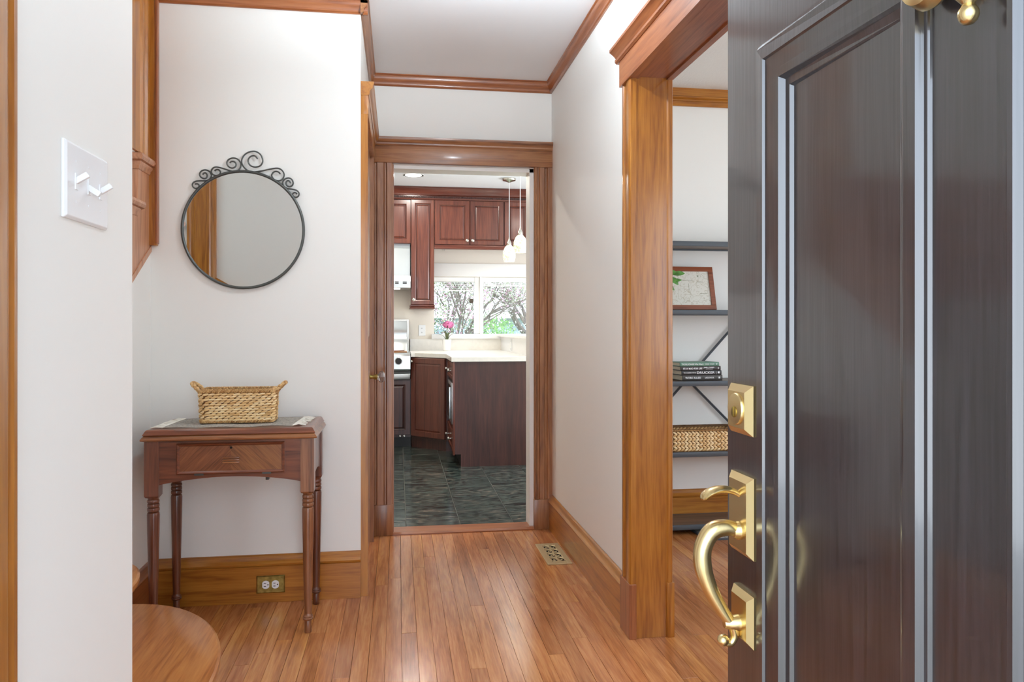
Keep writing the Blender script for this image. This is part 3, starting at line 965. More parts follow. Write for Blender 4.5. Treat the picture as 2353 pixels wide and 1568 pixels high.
# ------------------------------------------------------------------ floor register
fv = thing('floor_register', 'ornate brass scrollwork floor register beside the right baseboard', 'floor vent', (.787, 3.815, 0))
x0, x1, y0, y1 = .724, .848, 3.637, 3.985
b = MB()
for (a, c, d, e) in ((x0, y0, x0 + .03, y1), (x1 - .026, y0, x1, y1), (x0 + .03, y0, x1 - .026, y0 + .035), (x0 + .03, y1 - .035, x1 - .026, y1)):
    b.box(a, c, 0, d, e, .006)
b.build('frame', M['register'], fv, bevel=.0012)
cbox('dark_duct', M['slot'], fv, x0 + .028, y0 + .033, .0002, x1 - .024, y1 - .033, .0012)
ix0, ix1, iy0, iy1 = x0 + .03, x1 - .026, y0 + .035, y1 - .035
for r in range(4):
    for c in range(2):
        ccx = ix0 + (ix1 - ix0) * (c + .5) / 2
        ccy = iy0 + (iy1 - iy0) * (r + .5) / 4
        rx, ry = (ix1 - ix0) / 4.1, (iy1 - iy0) / 8.4
        s = 1 if c else -1
        pts = [(ccx + rx * math.cos(a), ccy + ry * math.sin(a), .0045) for a in [2 * PI * k / 24 for k in range(25)]]
        hook = [(ccx + s * rx * (1 - .0) * math.cos(t) * (1 - t / 9), ccy + ry * .8 * math.sin(t) * (1 - t / 9), .0045) for t in [.4 + k * .36 for k in range(15)]]
        MB().tube(pts, .0024, 6, cap=False).tube(hook, [.0022] * 12 + [.003, .0042, .0045], 6).build('scroll', M['register'], fv, smooth=True)
b = MB()
for r in range(5):
    yy = iy0 + (iy1 - iy0) * r / 4
    b.tube([(ix0, yy, .004), ((ix0 + ix1) / 2, yy + .004, .0045), (ix1, yy, .004)], .0022, 6)
b.tube([((ix0 + ix1) / 2, iy0, .0045), ((ix0 + ix1) / 2, iy1, .0045)], .002, 6)
b.build('cross_bars', M['register'], fv, smooth=True)

# ------------------------------------------------------------------ mirror with scrolls
mi = thing('wall_mirror_round', 'round mirror with dark scrolled metal crest on the white wall', 'mirror', (-.645, YM, 1.328))
mi.name = 'round_mirror'
MX, MZ, MR = -.645, 1.578, .246


def mpix(px, py):
    """crest traced in the plane of the mirror, metres around its centre"""
    k = .246 / 606.0
    return (MX + (px - 688) * k * 1.0, YM - .012, MZ - (py - 900) * k)


tor = [(MX + MR * math.cos(a), YM - .012, MZ + MR * math.sin(a)) for a in [2 * PI * k / 96 for k in range(97)]]
MB().tube(tor, .006, 10, cap=False).build('frame', M['iron'], mi, smooth=True)
pts = [(MX + (MR - .001) * math.cos(2 * PI * k / 96), MZ + (MR - .001) * math.sin(2 * PI * k / 96)) for k in range(96)]
MB().ext(pts, 'Y', YM - .011, YM - .002).build('glass', M['silver'], mi)
SCR = [
    [(828, 160), (800, 130), (755, 140), (733, 185), (755, 230), (805, 246), (858, 228), (880, 180), (862, 120), (815, 86), (760, 86), (705, 115), (671, 170), (675, 225), (710, 270), (755, 295), (810, 295), (870, 284), (960, 262), (1030, 252), (1072, 270), (1095, 310), (1088, 350), (1060, 378), (1025, 382), (990, 365), (970, 330), (985, 298), (1012, 286), (1040, 292), (1057, 311)],
    [(550, 212), (568, 196), (596, 198), (613, 222), (605, 250), (575, 264), (540, 250), (522, 215), (538, 178), (580, 159), (625, 168), (655, 200), (660, 240), (642, 278), (610, 297), (560, 294), (480, 270), (420, 257), (385, 270), (368, 303), (382, 335), (415, 346), (445, 338), (459, 312), (445, 288), (420, 284), (400, 300)],
    [(284, 342), (295, 325), (316, 325), (328, 350), (316, 376), (292, 380), (264, 365), (254, 335), (272, 303), (310, 291), (350, 306), (369, 345), (355, 382), (322, 402), (260, 405), (212, 412), (185, 435), (186, 465), (210, 485), (238, 478), (249, 455), (232, 437), (206, 440)],
    [(1162, 402), (1152, 383), (1132, 378), (1115, 398), (1122, 428), (1150, 441), (1178, 428), (1188, 398), (1172, 363), (1138, 350), (1100, 365), (1080, 400), (1092, 440), (1125, 460), (1180, 467), (1225, 480), (1247, 508), (1240, 538), (1215, 551), (1190, 540), (1182, 520), (1196, 503), (1214, 503), (1228, 517)]]
for s in SCR:
    MB().tube(catmull([mpix(*p) for p in s], 5), .0032, 8).build('scroll', M['iron'], mi, smooth=True)

# ------------------------------------------------------------------ side table (closed sewing cabinet)
TX0, TX1, TY0, TY1 = -.925, -.315, 2.955, 3.305
tb = thing('side_table', 'antique mahogany side table with turned legs below the mirror', 'side table', ((TX0 + TX1) / 2, (TY0 + TY1) / 2, 0))
tp = MB().rects([(.7655, TX0 - .002, TY0 - .006, TX1 + .002, TY1), (.768, TX0 - .004, TY0 - .008, TX1 + .004, TY1), (.782, TX0 + .004, TY0 - .002, TX1 - .004, TY1 - .002), (.786, TX0 + .008, TY0 + .002, TX1 - .008, TY1 - .004), (.787, TX0 + .012, TY0 + .006, TX1 - .012, TY1 - .006)]).build('tabletop', M['mahog_x'], tb)
MB().rects([(.744, TX0 + .002, TY0 - .002, TX1 - .002, TY1 - .002), (.747, TX0 - .01, TY0 - .012, TX1 + .01, TY1), (.752, TX0 - .011, TY0 - .013, TX1 + .011, TY1), (.760, TX0 - .005, TY0 - .009, TX1 + .005, TY1), (.7655, TX0 + .0, TY0 - .003, TX1 - .0, TY1)]).build('lower_leaf', M['mahog_lt'], tb)
ay = TY0 + .008
ax0, ax1 = TX0 + .05, TX1 - .05
pts = [(ax0, .744), (ax0, .581)]
for k in range(1, 20):
    t = k / 20
    pts.append((ax0 + (ax1 - ax0) * t, .581 + .026 * math.sin(PI * t) ** .8))
pts += [(ax1, .581), (ax1, .744)]
MB().ext(pts, 'Y', ay, ay + .018).build('front_apron', M['mahog_x'], tb)
MB().ext(pts, 'Y', TY1 - .03, TY1 - .012).build('back_apron', M['mahog_x'], tb)
for xx in (TX0 + .008, TX1 - .026):
    p2 = [(TY0 + .05, .744), (TY0 + .05, .581)] + [(TY0 + .05 + (TY1 - TY0 - .1) * k / 12, .581 + .02 * math.sin(PI * k / 12)) for k in range(1, 12)] + [(TY1 - .05, .581), (TY1 - .05, .744)]
    MB().ext(p2, 'X', xx, xx + .018).build('side_apron', M['mahog_z'], tb)
LEG = [(.0125, 0), (.0135, .003), (.0125, .045), (.012, .046), (.018, .05), (.02, .055), (.017, .059), (.0185, .062), (.0165, .066), (.0135, .07), (.0135, .076), (.0165, .2), (.021, .40), (.022, .47), (.0205, .478), (.016, .481), (.0205, .484), (.0215, .49), (.0205, .496), (.0175, .498), (.0205, .5), (.0215, .505), (.0205, .511), (.0175, .513), (.0205, .515), (.0215, .52), (.0205, .525), (.018, .528), (.022, .536)]
for k, (lx, ly) in enumerate(((TX0 + .026, TY0 + .024), (TX1 - .026, TY0 + .024), (TX0 + .026, TY1 - .028), (TX1 - .026, TY1 - .028))):
    lm = M['mahog_ltz'] if k == 1 else M['mahog_z']
    bl = MB().rects([(.536, lx - .021, ly - .021, lx + .021, ly + .021), (.542, lx - .025, ly - .025, lx + .025, ly + .025), (.744, lx - .025, ly - .025, lx + .025, ly + .025)]).build('leg_block', lm, tb)
    MB().lathe(LEG, (lx, ly, 0), 24).build('turned_leg', lm, bl, smooth=True)
# drop-front panel with chevron veneer
px0, px1, pz0, pz1 = -.812, -.424, .619, .735
dr = MB()
dr.loft([[(px0 - i, ay - d, pz0 - i), (px1 + i, ay - d, pz0 - i), (px1 + i, ay - d, pz1 + i), (px0 - i, ay - d, pz1 + i)] for i, d in ((.0, .0), (.0, .008), (-.004, .012), (-.008, .01), (-.012, .006))], cap=False)
dp = dr.build('drop_front', M['mahog_x'], tb)
pm = (px0 + px1) / 2
cbox('veneer', M['chev_l'], dp, px0 + .011, ay - .0065, pz0 + .011, pm, ay - .001, pz1 - .011)
cbox('veneer', M['chev_r'], dp, pm, ay - .0065, pz0 + .011, px1 - .011, ay - .001, pz1 - .011)
for k in range(3):
    cbox('pull_bar', M['mahog_lt'], dp, pm - .03, ay - .0125, .6585 + k * .0085, pm + .03, ay - .006, .664 + k * .0085, bevel=.001)
MB().lathe([(.0045, 0), (.0045, -.0015), (.003, -.002)], (pm, ay - .0065, .716), 14, 'Y').build('keyhole', M['slot'], dp, smooth=True)
for xx in (px0 + .08, px1 - .065):
    cbox('hinge', M['iron'], dp, xx - .016, ay - .011, pz0 - .004, xx + .016, ay - .001, pz0 + .003)
cbox('latch', M['iron'], tb, -.505, TY0 + .07, .578, -.493, TY0 + .09, .606, bevel=.001)
cbox('latch_plate', M['iron'], tb, -.51, TY0 + .06, .598, -.478, TY0 + .1, .606)

# runner with fringe
TZ = .787
rn = thing('table_runner', 'grey woven fringed runner lying on the side table', 'table runner', (-.63, 3.13, TZ))
b = MB()
nx, ny = 40, 8
grid = {}
for i in range(nx + 1):
    for j in range(ny + 1):
        u, v = i / nx, j / ny
        xx = -.868 + .478 * u + .012 * (v - .5)
        yy = 2.985 + .012 * math.sin(u * 9) * (1 - v) * .5 + (.275) * v
        zz = TZ + .0035 + .0016 * math.sin(u * 17 + v * 3) * (1 - v)
        grid[i, j] = b.bm.verts.new((xx, yy, zz))
for i in range(nx):
    for j in range(ny):
        b.bm.faces.new((grid[i, j], grid[i + 1, j], grid[i + 1, j + 1], grid[i, j + 1]))
r = bmesh.ops.solidify(b.bm, geom=b.bm.faces[:], thickness=.0022)
b.build('cloth', M['cloth'], rn, smooth=True)
for s in (-1, 1):
    b = MB()
    for k in range(34):
        v = (k + .5) / 34
        yy = 2.985 + .275 * v
        xx = (-.868 if s < 0 else -.39) + .012 * (v - .5)
        dx = random.uniform(.030, .046)
        q = random.uniform(-.014, .014)
        h = random.uniform(0, .006)
        b.tube([(xx - s * .004, yy, TZ + .004), (xx + s * dx * .5, yy + q * .4, TZ + .0035 + h), (xx + s * dx, yy + q, TZ + .0022)], [.0026, .0024, .0016], 5)
    fo = b.build('fringe', M['fringe'], rn, smooth=True)
    fo['kind'] = 'stuff'


# ------------------------------------------------------------------ woven baskets
def rrect(hx, hy, r, n=6):
    pts = []
    for cx, cy, a0 in ((hx - r, hy - r, 0), (-hx + r, hy - r, PI / 2), (-hx + r, -hy + r, PI), (hx - r, -hy + r, 1.5 * PI)):
        for k in range(n + 1):
            a = a0 + PI / 2 * k / n
            pts.append((cx + r * math.cos(a), cy + r * math.sin(a)))
    return pts


def walk(poly, step):
    """points and tangents every step along a closed polygon"""
    P = [Vector((p[0], p[1], 0)) for p in poly]
    L = [(P[(i + 1) % len(P)] - P[i]).length for i in range(len(P))]
    tot = sum(L)
    n = max(4, int(round(tot / step)))
    out = []
    i, acc = 0, 0.0
    for k in range(n):
        d = tot * k / n
        while acc + L[i] < d:
            acc += L[i]
            i = (i + 1) % len(P)
        t = (d - acc) / max(L[i], 1e-9)
        out.append((P[i].lerp(P[(i + 1) % len(P)], t), (P[(i + 1) % len(P)] - P[i]).normalized()))
    return out


bk = thing('wicker_basket', 'small straw basket with two looped handles on the table runner', 'basket', (-.622, 3.13, TZ + .0065), math.radians(-1))
hx, hy, hgt = .139, .062, .122
b = MB()
o = rrect(hx, hy, .018)
inn = rrect(hx - .01, hy - .01, .012)
n_ = len(o)
b.loft([[(p[0] * .965, p[1] * .93, .002) for p in inn], [(p[0] * .965, p[1] * .93, .002) for p in o], [(p[0], p[1], hgt) for p in o], [(p[0], p[1], hgt) for p in inn], [(p[0] * .96, p[1] * .92, .012) for p in inn]])
b.build('inner_wall', M['straw_gap'], bk, world=False)
b = MB()
ROWS = 11
for r in range(ROWS):
    z = .008 + (hgt - .014) * (r + .5) / ROWS
    f = .965 + .035 * z / hgt
    for k, (p, t) in enumerate(walk([(q[0] * f, q[1] * f) for q in o], .023)):
        off = .0105 if r % 2 else 0
        nrm = Vector((t.y, -t.x, 0))
        s = random.uniform(.85, 1.2)
        c = p + t * off + nrm * random.uniform(.0, .002) + Vector((0, 0, z))
        b.blob(c, ((t + Vector((0, 0, .22 if r % 2 else .14))) * .0150 * s, nrm * .0062, Vector((0, 0, .0056))), 6, 4)
b.build('weave', M['straw'], bk, smooth=True, world=False)['kind'] = 'stuff'
b = MB()
for z, f in ((hgt, 1.0), (hgt + .005, .96), (.006, .97)):
    for p, t in walk([(q[0] * f, q[1] * f) for q in o], .0055):
        nrm = Vector((t.y, -t.x, 0))
        b.blob(p + Vector((0, 0, z)), ((t * .5 + Vector((0, 0, .9))) * .0075, nrm * .0062, t * .0032), 6, 4)
b.build('rim', M['straw_dk'], bk, smooth=True, world=False)['kind'] = 'stuff'
for s in (-1, 1):
    b = MB()
    path = catmull([(s * (hx - .004), -.034, hgt - .012), (s * (hx + .012), -.033, hgt + .008), (s * (hx + .032), -.022, hgt + .026), (s * (hx + .038), 0, hgt + .03), (s * (hx + .032), .022, hgt + .026), (s * (hx + .012), .033, hgt + .008), (s * (hx - .004), .034, hgt - .012)], 7)
    for i in range(len(path) - 1):
        d = (path[i + 1] - path[i]).normalized()
        w = d.orthogonal().normalized()
        ww = d.cross(w)
        for ph in (0, PI):
            a = i * .75 + ph
            b.blob(path[i] + (w * math.cos(a) + ww * math.sin(a)) * .004, (d * .0075 + w * .002, w * .0048, ww * .0048), 6, 4)
    b.build('handle', M['straw_dk'], bk, smooth=True, world=False)
b = MB()
for s in (-1, 1):
    for k in range(9):
        z = .01 + k * .0125
        for q in (-1, 1):
            b.blob((s * (hx * (.965 + .035 * z / hgt) + .006), q * .007, z), ((0, q * .006, .008), (.005, 0, 0), (0, .006, 0)), 6, 4)
b.build('side_braid', M['straw_dk'], bk, smooth=True, world=False)['kind'] = 'stuff'

# ------------------------------------------------------------------ side-room shelf and its things
sh = thing('bookshelf', 'grey metal and wood open shelf with cross braces in the side room', 'shelf', (1.87, 4.17, 0))
SX0, SX1, SY0, SY1 = 1.36, 2.4, 4.04, 4.285
SZ = [.056, .463, .86, 1.26, 1.645]
for z in SZ:
    bd = cbox('shelf_board', M['shelf_wood'], sh, SX0 + .01, SY0 + .012, z - .018, SX1 - .01, SY1, z)
    cbox('front_rail', M['shelf_metal'], bd, SX0, SY0, z - .026, SX1, SY0 + .013, z + .0015, bevel=.001)
    cbox('back_rail', M['shelf_metal'], bd, SX0, SY1, z - .026, SX1, SY1 + .012, z + .001)
for xx in (SX0 - .02, SX1):
    for yy in (SY0, SY1 - .01):
        cbox('post', M['shelf_metal'], sh, xx, yy, 0, xx + .022, yy + .022, 1.70)
bc = (1.695, .855)
for s in (1, -1):
    dx, dz = .42, .42 * (1.08 if s > 0 else .98)
    for sg in (1, -1):
        pass
    MB().tube([(bc[0] - dx * .72, SY1 + .004, bc[1] - s * dz * .72), (bc[0] + dx, SY1 + .004, bc[1] + s * dz)], .0072, 6).build('cross_brace', M['shelf_metal'], sh)
br = MB().box(1.575, SY1 - .005, 1.555, 1.579, SY1 + .01, 1.62).box(1.593, SY1 - .005, 1.555, 1.597, SY1 + .01, 1.62).box(1.575, SY1 - .005, 1.555, 1.597, SY1 + .01, 1.562).box(1.575, SY1 - .005, 1.61, 1.597, SY1 + .01, 1.62)
br.build('wall_bracket', M['black'], sh)


def text(body, size, parent, loc, mat, width=None, bold=0.0):
    cu = bpy.data.curves.new('spine_text', 'FONT')
    cu.body = body
    cu.size = size
    cu.extrude = .0002
    cu.offset = bold
    cu.align_y = 'CENTER'
    cu.materials.append(mat)
    tmp = bpy.data.objects.new('tmp_text', cu)
    COL.objects.link(tmp)
    me = bpy.data.meshes.new_from_object(tmp.evaluated_get(bpy.context.evaluated_depsgraph_get()))
    bpy.data.objects.remove(tmp)
    if width:
        xs = [v.co.x for v in me.vertices]
        k = width / max(1e-6, max(xs) - min(xs))
        for v in me.vertices:
            v.co.x *= k
    o = bpy.data.objects.new('spine_text', me)
    COL.objects.link(o)
    o.parent = parent
    o.location = loc
    o.rotation_euler = (PI / 2, 0, 0)
    return o


def book(label, w, d, h, loc, rz, col, texts, cover):
    bo = thing('book', label, 'book', loc, rz, group='stacked books on the shelf')
    t = .0025
    cm = plain('cover_' + cover, col, 0.4)
    b = MB().box(-w / 2, 0, 0, w / 2, d, t).box(-w / 2, 0, h - t, w / 2, d, h)
    b.build('boards', cm, bo, world=False)
    sp = []
    for k in range(9):
        a = -PI / 2 + PI * k / 8
        sp.append((.001 - .005 * math.cos(a), h / 2 + h / 2 * math.sin(a)))
    MB().ext([(.006, 0)] + sp + [(.006, h)], 'X', -w / 2, w / 2).build('spine', cm, bo, smooth=True, world=False)
    MB().box(-w / 2 + .004, .006, t, w / 2 - .004, d - .004, h - t).build('pages', M['paper'], bo, world=False)
    for body, size, fx, fz, bold, wd in texts:
        text(body, size, bo, (-w / 2 + w * fx, -.0043, h * fz), M['white'], wd and wd * w, bold)
    return bo


bz = .8615
brz = math.radians(4)
b1 = book('dark book titled WORK RULES! at the bottom of the stack', .243, .155, .031, (1.708, 4.088, bz), brz, rgb(66, 62, 58), [('WORK RULES!', .015, .06, .5, .0003, .39), ('LASZLO BOCK', .011, .55, .5, .0002, .235), ('\u25a0', .013, .895, .5, .0004, None)], 'charcoal')
b2 = book('black book with DRUCKER in large letters, second from the bottom', .243, .16, .026, (1.703, 4.089, bz + .0313), brz, rgb(48, 48, 50), [('THE DEFINITIVE', .009, .035, .5, .0001, .31), ('DRUCKER', .018, .365, .5, .0002, .45), ('|', .018, .85, .5, .0001, None), ('\u25a0', .014, .9, .5, .0004, None)], 'black')
b3 = book('dark book titled STAY MAD FOR LIFE, third from the bottom', .244, .16, .024, (1.697, 4.088, bz + .0576), brz, rgb(58, 54, 52), [('STAY MAD FOR LIFE', .014, .05, .42, .0003, .48), ('JAMES J. CRAMER', .0095, .57, .68, .0002, .27), ('& CLIFF MASON', .006, .62, .3, .0001, .18), ('0', .014, .925, .5, .0003, None)], 'darkbrown')
b4 = book('green book on top of the book stack', .238, .15, .022, (1.69, 4.088, bz + .0819), brz, rgb(104, 142, 122), [('THE BILLIONAIRE Who Wasn\u2019t', .0125, .035, .48, .0002, .56), ('CONOR  O\u2019CLERY', .0075, .63, .5, .0001, .25), ('V', .013, .92, .5, .0003, None)], 'green')

# framed plan
pf = thing('picture_frame', 'cherry framed pale plan drawing leaning on the shelf', 'picture frame', (1.668, 4.185, 1.2645))
pf.rotation_euler = (math.radians(-15), 0, 0)
fw, fh, ft = .165, .262, .028
for nme, bx in (('bottom_rail', (-fw, -.009, 0, fw, .009, ft)), ('top_rail', (-fw, -.009, fh - ft, fw, .009, fh)), ('side_rail', (-fw, -.009, ft, -fw + ft, .009, fh - ft)), ('side_rail', (fw - ft, -.009, ft, fw, .009, fh - ft))):
    MB().box(*bx).build(nme, M['framewood'], pf, bevel=.0015, world=False)
MB().box(-fw + ft, -.002, ft, fw - ft, .004, fh - ft).build('plan_print', M['plan'], pf, world=False)
MB().box(.06, -.003, .17, .10, -.002, .171).box(.01, -.003, .12, .011, -.002, .16).box(-.04, -.003, .18, .03, -.002, .181).box(.075, -.003, .10, .12, -.002, .101).build('drawn_lines', M['stem'], pf, world=False)['kind'] = 'stuff'
text('x', .022, pf, (.066, -.0035, .207), M['stem'])

# trailing plant on the picture shelf (mostly hidden behind the casing)
pl = thing('potted_plant', 'green leafy plant beside the framed plan on the shelf', 'plant', (1.47, 4.1, 1.2615))
MB().lathe([(.035, 0), (.045, .07), (.048, .09), (.043, .09), (.04, .075), (.0, .075)], (0, 0, 0), 20).build('pot', M['pot'], pl, smooth=True, world=False)


def leaf(b, base, tip, w, up=(.1, -1, .35), fold=.25, n=5):
    base, tip = Vector(base), Vector(tip)
    d = tip - base
    side = d.cross(Vector(up)).normalized()
    nrm = side.cross(d).normalized()
    L, C, R = [], [], []
    for k in range(n + 1):
        t = k / n
        ww = w * math.sin(PI * min(.98, t * .94 + .03)) ** .8 * (1 - .35 * t)
        c = base + d * t + nrm * (.12 * d.length * math.sin(PI * t))
        L.append(b.bm.verts.new(c + side * ww + nrm * ww * fold))
        C.append(b.bm.verts.new(c))
        R.append(b.bm.verts.new(c - side * ww + nrm * ww * fold))
    for k in range(n):
        b.bm.faces.new((C[k], C[k + 1], L[k + 1], L[k]))
        b.bm.faces.new((R[k], R[k + 1], C[k + 1], C[k]))


for (ba, ti, w) in (((.03, -.01, .2), (.075, -.03, .215), .022), ((.06, -.02, .2), (.125, -.03, .205), .018), ((.04, -.02, .18), (.085, -.035, .14), .022), ((.05, -.02, .16), (.105, -.035, .168), .014),
                    ((.0, 0, .2), (.06, .02, .25), .024), ((-.02, 0, .18), (-.09, -.02, .22), .025), ((.0, -.02, .15), (.06, -.04, .11), .022), ((-.02, .02, .2), (-.06, .03, .26), .022), ((.02, 0, .15), (.07, .0, .185), .024)):
    b = MB()
    leaf(b, ba, ti, w)
    b.build('leaf', M['green'], pl, smooth=True, world=False)
for ba in ((.03, -.01, .2), (.04, -.02, .18), (0, 0, .2), (-.02, 0, .18)):
    MB().tube([(0, 0, .07), (ba[0] * .5, ba[1] * .5, ba[2] * .7), ba], .002, 5).build('stem', M['stem'], pl, world=False)

# braided basket on the low shelf
b2k = thing('braided_basket', 'low rectangular braided seagrass basket on the lower shelf', 'basket', (1.73, 4.165, .4645))
hx, hy, hg = .215, .1, .118
o = rrect(hx, hy, .035)
inn = rrect(hx - .012, hy - .012, .026)
MB().loft([[(p[0], p[1], .0) for p in inn], [(p[0], p[1], .0) for p in o], [(p[0], p[1], hg) for p in o], [(p[0], p[1], hg) for p in inn], [(p[0], p[1], .01) for p in inn]]).build('inner_wall', M['straw_gap'], b2k, world=False)
for r in range(4):
    b = MB()
    for q in (-1, 1):
        z = .018 + r * .0262 + q * .0062
        for k, (p, t) in enumerate(walk(o, .0215)):
            nrm = Vector((t.y, -t.x, 0))
            c = p + nrm * .003 + Vector((0, 0, z + random.uniform(-.0008, .0008)))
            b.blob(c, ((t * (1) + Vector((0, 0, -q * .5))) * .0135, nrm * .0065, Vector((0, 0, .0078))), 7, 4)
    b.build('braid_row', M['straw'], b2k, smooth=True, world=False)
for z, f, m_ in ((hg, 1.0, 'straw_dk'), (hg + .003, .965, 'straw_edge'), (.004, 1.0, 'straw_dk')):
    b = MB()
    for p, t in walk([(q[0] * f, q[1] * f) for q in o], .007):
        nrm = Vector((t.y, -t.x, 0))
        b.blob(p + Vector((0, 0, z)), ((t * .6 + Vector((0, 0, .8))) * .006, nrm * .006, t * .004), 5, 3)
    b.build('edge_binding', M[m_], b2k, smooth=True, world=False)['kind'] = 'stuff'
b = MB()
for r in range(3):
    for k, (p, t) in enumerate(walk(inn, .022)):
        nrm = Vector((t.y, -t.x, 0))
        b.blob(p - nrm * .001 + Vector((0, 0, .05 + r * .026)), ((t + Vector((0, 0, .5 if r % 2 else -.5))) * .013, nrm * .005, Vector((0, 0, .009))), 5, 3)
b.build('inner_braids', M['straw_dk'], b2k, smooth=True, world=False)['kind'] = 'stuff'

# rug edge in the side room
rg = thing('area_rug', 'pale grey patterned rug edge on the side-room floor below the shelf', 'rug', (2.0, 4.07, 0))
def rugmat():
    m, n, l, p = newmat('grey_lattice_rug')
    tc = n.new('ShaderNodeTexCoord')
    br = n.new('ShaderNodeTexBrick')
    br.inputs['Scale'].default_value = 9
    br.inputs['Color1'].default_value = rgb(176, 176, 168)
    br.inputs['Color2'].default_value = rgb(160, 162, 156)
    br.inputs['Mortar'].default_value = rgb(120, 122, 118)
    l.new(tc.outputs['Object'], br.inputs['Vector'])
    l.new(br.outputs['Color'], p.inputs['Base Color'])
    p.inputs['Roughness'].default_value = 1.0
    return m


MB().box(1.665, 3.93, 0.0005, 2.36, 4.22, .008).build('field', rugmat(), rg)
MB().box(1.655, 3.92, 0.0005, 1.668, 4.23, .009).box(1.655, 3.92, .0005, 2.36, 3.932, .009).build('border', M['shelf_metal'], rg)

# added unseen hall lamp; its bowl sends most light to the ceiling
hl = thing('hall_fill_lamp', 'added bowl lamp brightening the entry hall, unseen above the view', 'ceiling lamp', (.35, 2.5, CEIL))
MB().lathe([(.05, -.03), (.07, -.02), (.075, 0), (.001, 0)], (0, 0, 0), 32).build('canopy', M['nickel'], hl, smooth=True, world=False)
MB().tube([(0, 0, -.02), (0, 0, -.29)], .006, 8).build('stem', M['nickel'], hl, world=False)
gl = MB().lathe([(.17, -.208), (.165, -.222), (.14, -.25), (.09, -.272), (.03, -.285), (.001, -.288)], (0, 0, 0), 40, cap=False).build('glass_bowl', M['globe'], hl, smooth=True, world=False)
HALL_W = 70
pt = bpy.data.lights.new('hall_fill_light', 'POINT')
pt.energy, pt.shadow_soft_size, pt.color = HALL_W, .03, (.82, .92, 1.0)
po = bpy.data.objects.new('hall_fill_light', pt)
COL.objects.link(po)
po.location = (.35, 2.5, CEIL - .215)

# ------------------------------------------------------------------ kitchen
YW = 8.15
kf = thing('floor_kitchen', 'dark glossy slate tile floor of the kitchen', 'floor', (.5, 6, 0), kind='structure')
cbox('grout_bed', M['grout'], kf, -1.5, YK + .1, -.05, 3.0, YW, -.003)
TP = .3185
for ix in range(-3, 6):
    for iy in range(0, 13):
        xx = .0455 + ix * TP
        yy = 4.40 + (iy - (0.5 if ix % 2 else 0)) * TP
        ya, yb2 = max(yy, YK + .11), min(yy + TP, YW)
        if yb2 - ya < .03:
            continue
        g = .0016
        MB().rects([(-.02, xx + g, ya + g, xx + TP - g, yb2 - g), (-.0015, xx + g, ya + g, xx + TP - g, yb2 - g), (0, xx + g + .0015, ya + g + .0015, xx + TP - g - .0015, yb2 - g - .0015)]).build('slate_tile', M['slate'], kf)
struct('ceiling_kitchen', MB().box(-1.5, YK + .12, CEIL + .01, 3.0, YW + .15, CEIL + .12), M['ceil'], 'white kitchen ceiling with recessed light', 'ceiling')
struct('wall_kitchen_left', MB().box(-1.6, YK + .12, 0, -1.5, YW, CEIL + .01), M['splash'], 'cream kitchen side wall, out of view', 'wall')
struct('wall_kitchen_right', MB().box(3.0, YK + .12, 0, 3.1, YW, .8).box(3.0, YK + .12, 2.2, 3.1, YW, CEIL + .01).box(3.0, YK + .12, .8, 3.1, 4.8, 2.2).box(3.0, 7.2, .8, 3.1, YW, 2.2), M['splash'], 'cream kitchen wall on the right, out of view', 'wall')
WX0, WX1, WZ0, WZ1 = .382, 1.72, 1.085, 1.70
struct('wall_kitchen_back', MB().box(-1.5, YW, 0, WX0, YW + .15, CEIL).box(WX1, YW, 0, 3.0, YW + .15, CEIL).box(WX0, YW, 0, WX1, YW + .15, WZ0).box(WX0, YW, WZ1, WX1, YW + .15, CEIL), M['splash'], 'cream back wall of the kitchen around the window', 'wall')
wn = thing('window_1', 'white framed double kitchen window with raised blinds', 'window', ((WX0 + WX1) / 2, YW, WZ0), kind='structure')
cbox('head_casing', M['trimwhite'], wn, WX0 - .02, YW - .03, WZ1 + .005, WX1 + .05, YW, 1.845, bevel=.003)
cbox('mullion', M['trimwhite'], wn, .818, YW + .005, WZ0, .912, YW + .1, WZ1, bevel=.003)
cbox('frame_bead', M['trimwhite'], wn, .872, YW - .01, WZ0, .888, YW + .06, WZ1 + .01, bevel=.002)
cbox('sill', M['trimwhite'], wn, WX0 - .03, YW - .05, 1.035, WX1 + .05, YW + .12, WZ0, bevel=.004)
cbox('top_frame', M['trimwhite'], wn, WX0, YW + .02, WZ1 - .03, WX1, YW + .1, WZ1)
for a, c in ((WX0, .818), (.912, WX1)):
    cbox('pane', M['pane'], wn, a, YW + .07, WZ0, c, YW + .074, WZ1)
    lo = 1.552 if a == WX0 else 1.605
    nsl = 6
    b = MB()
    for k in range(nsl):
        z = lo + .006 + (WZ1 - .02 - lo) * k / nsl
        b.box(a + .004, YW + .012, z, c - .004, YW + .05, z + .0035)
    b.box(a + .004, YW + .016, lo - .002, c - .004, YW + .046, lo + .008).box(a, YW + .008, WZ1 - .05, c, YW + .05, WZ1 - .004)
    b.build('raised_blind', M['trimwhite'], wn)
    for fx in (.25, .8):
        MB().tube([(a + (c - a) * fx, YW + .01, lo - .004), (a + (c - a) * fx, YW + .01, WZ1 - .02)], .002, 5).build('blind_cord', M['trimwhite'], wn)
cbox('window_latch', M['bark'], wn, .765, YW + .05, 1.42, .805, YW + .06, 1.47)


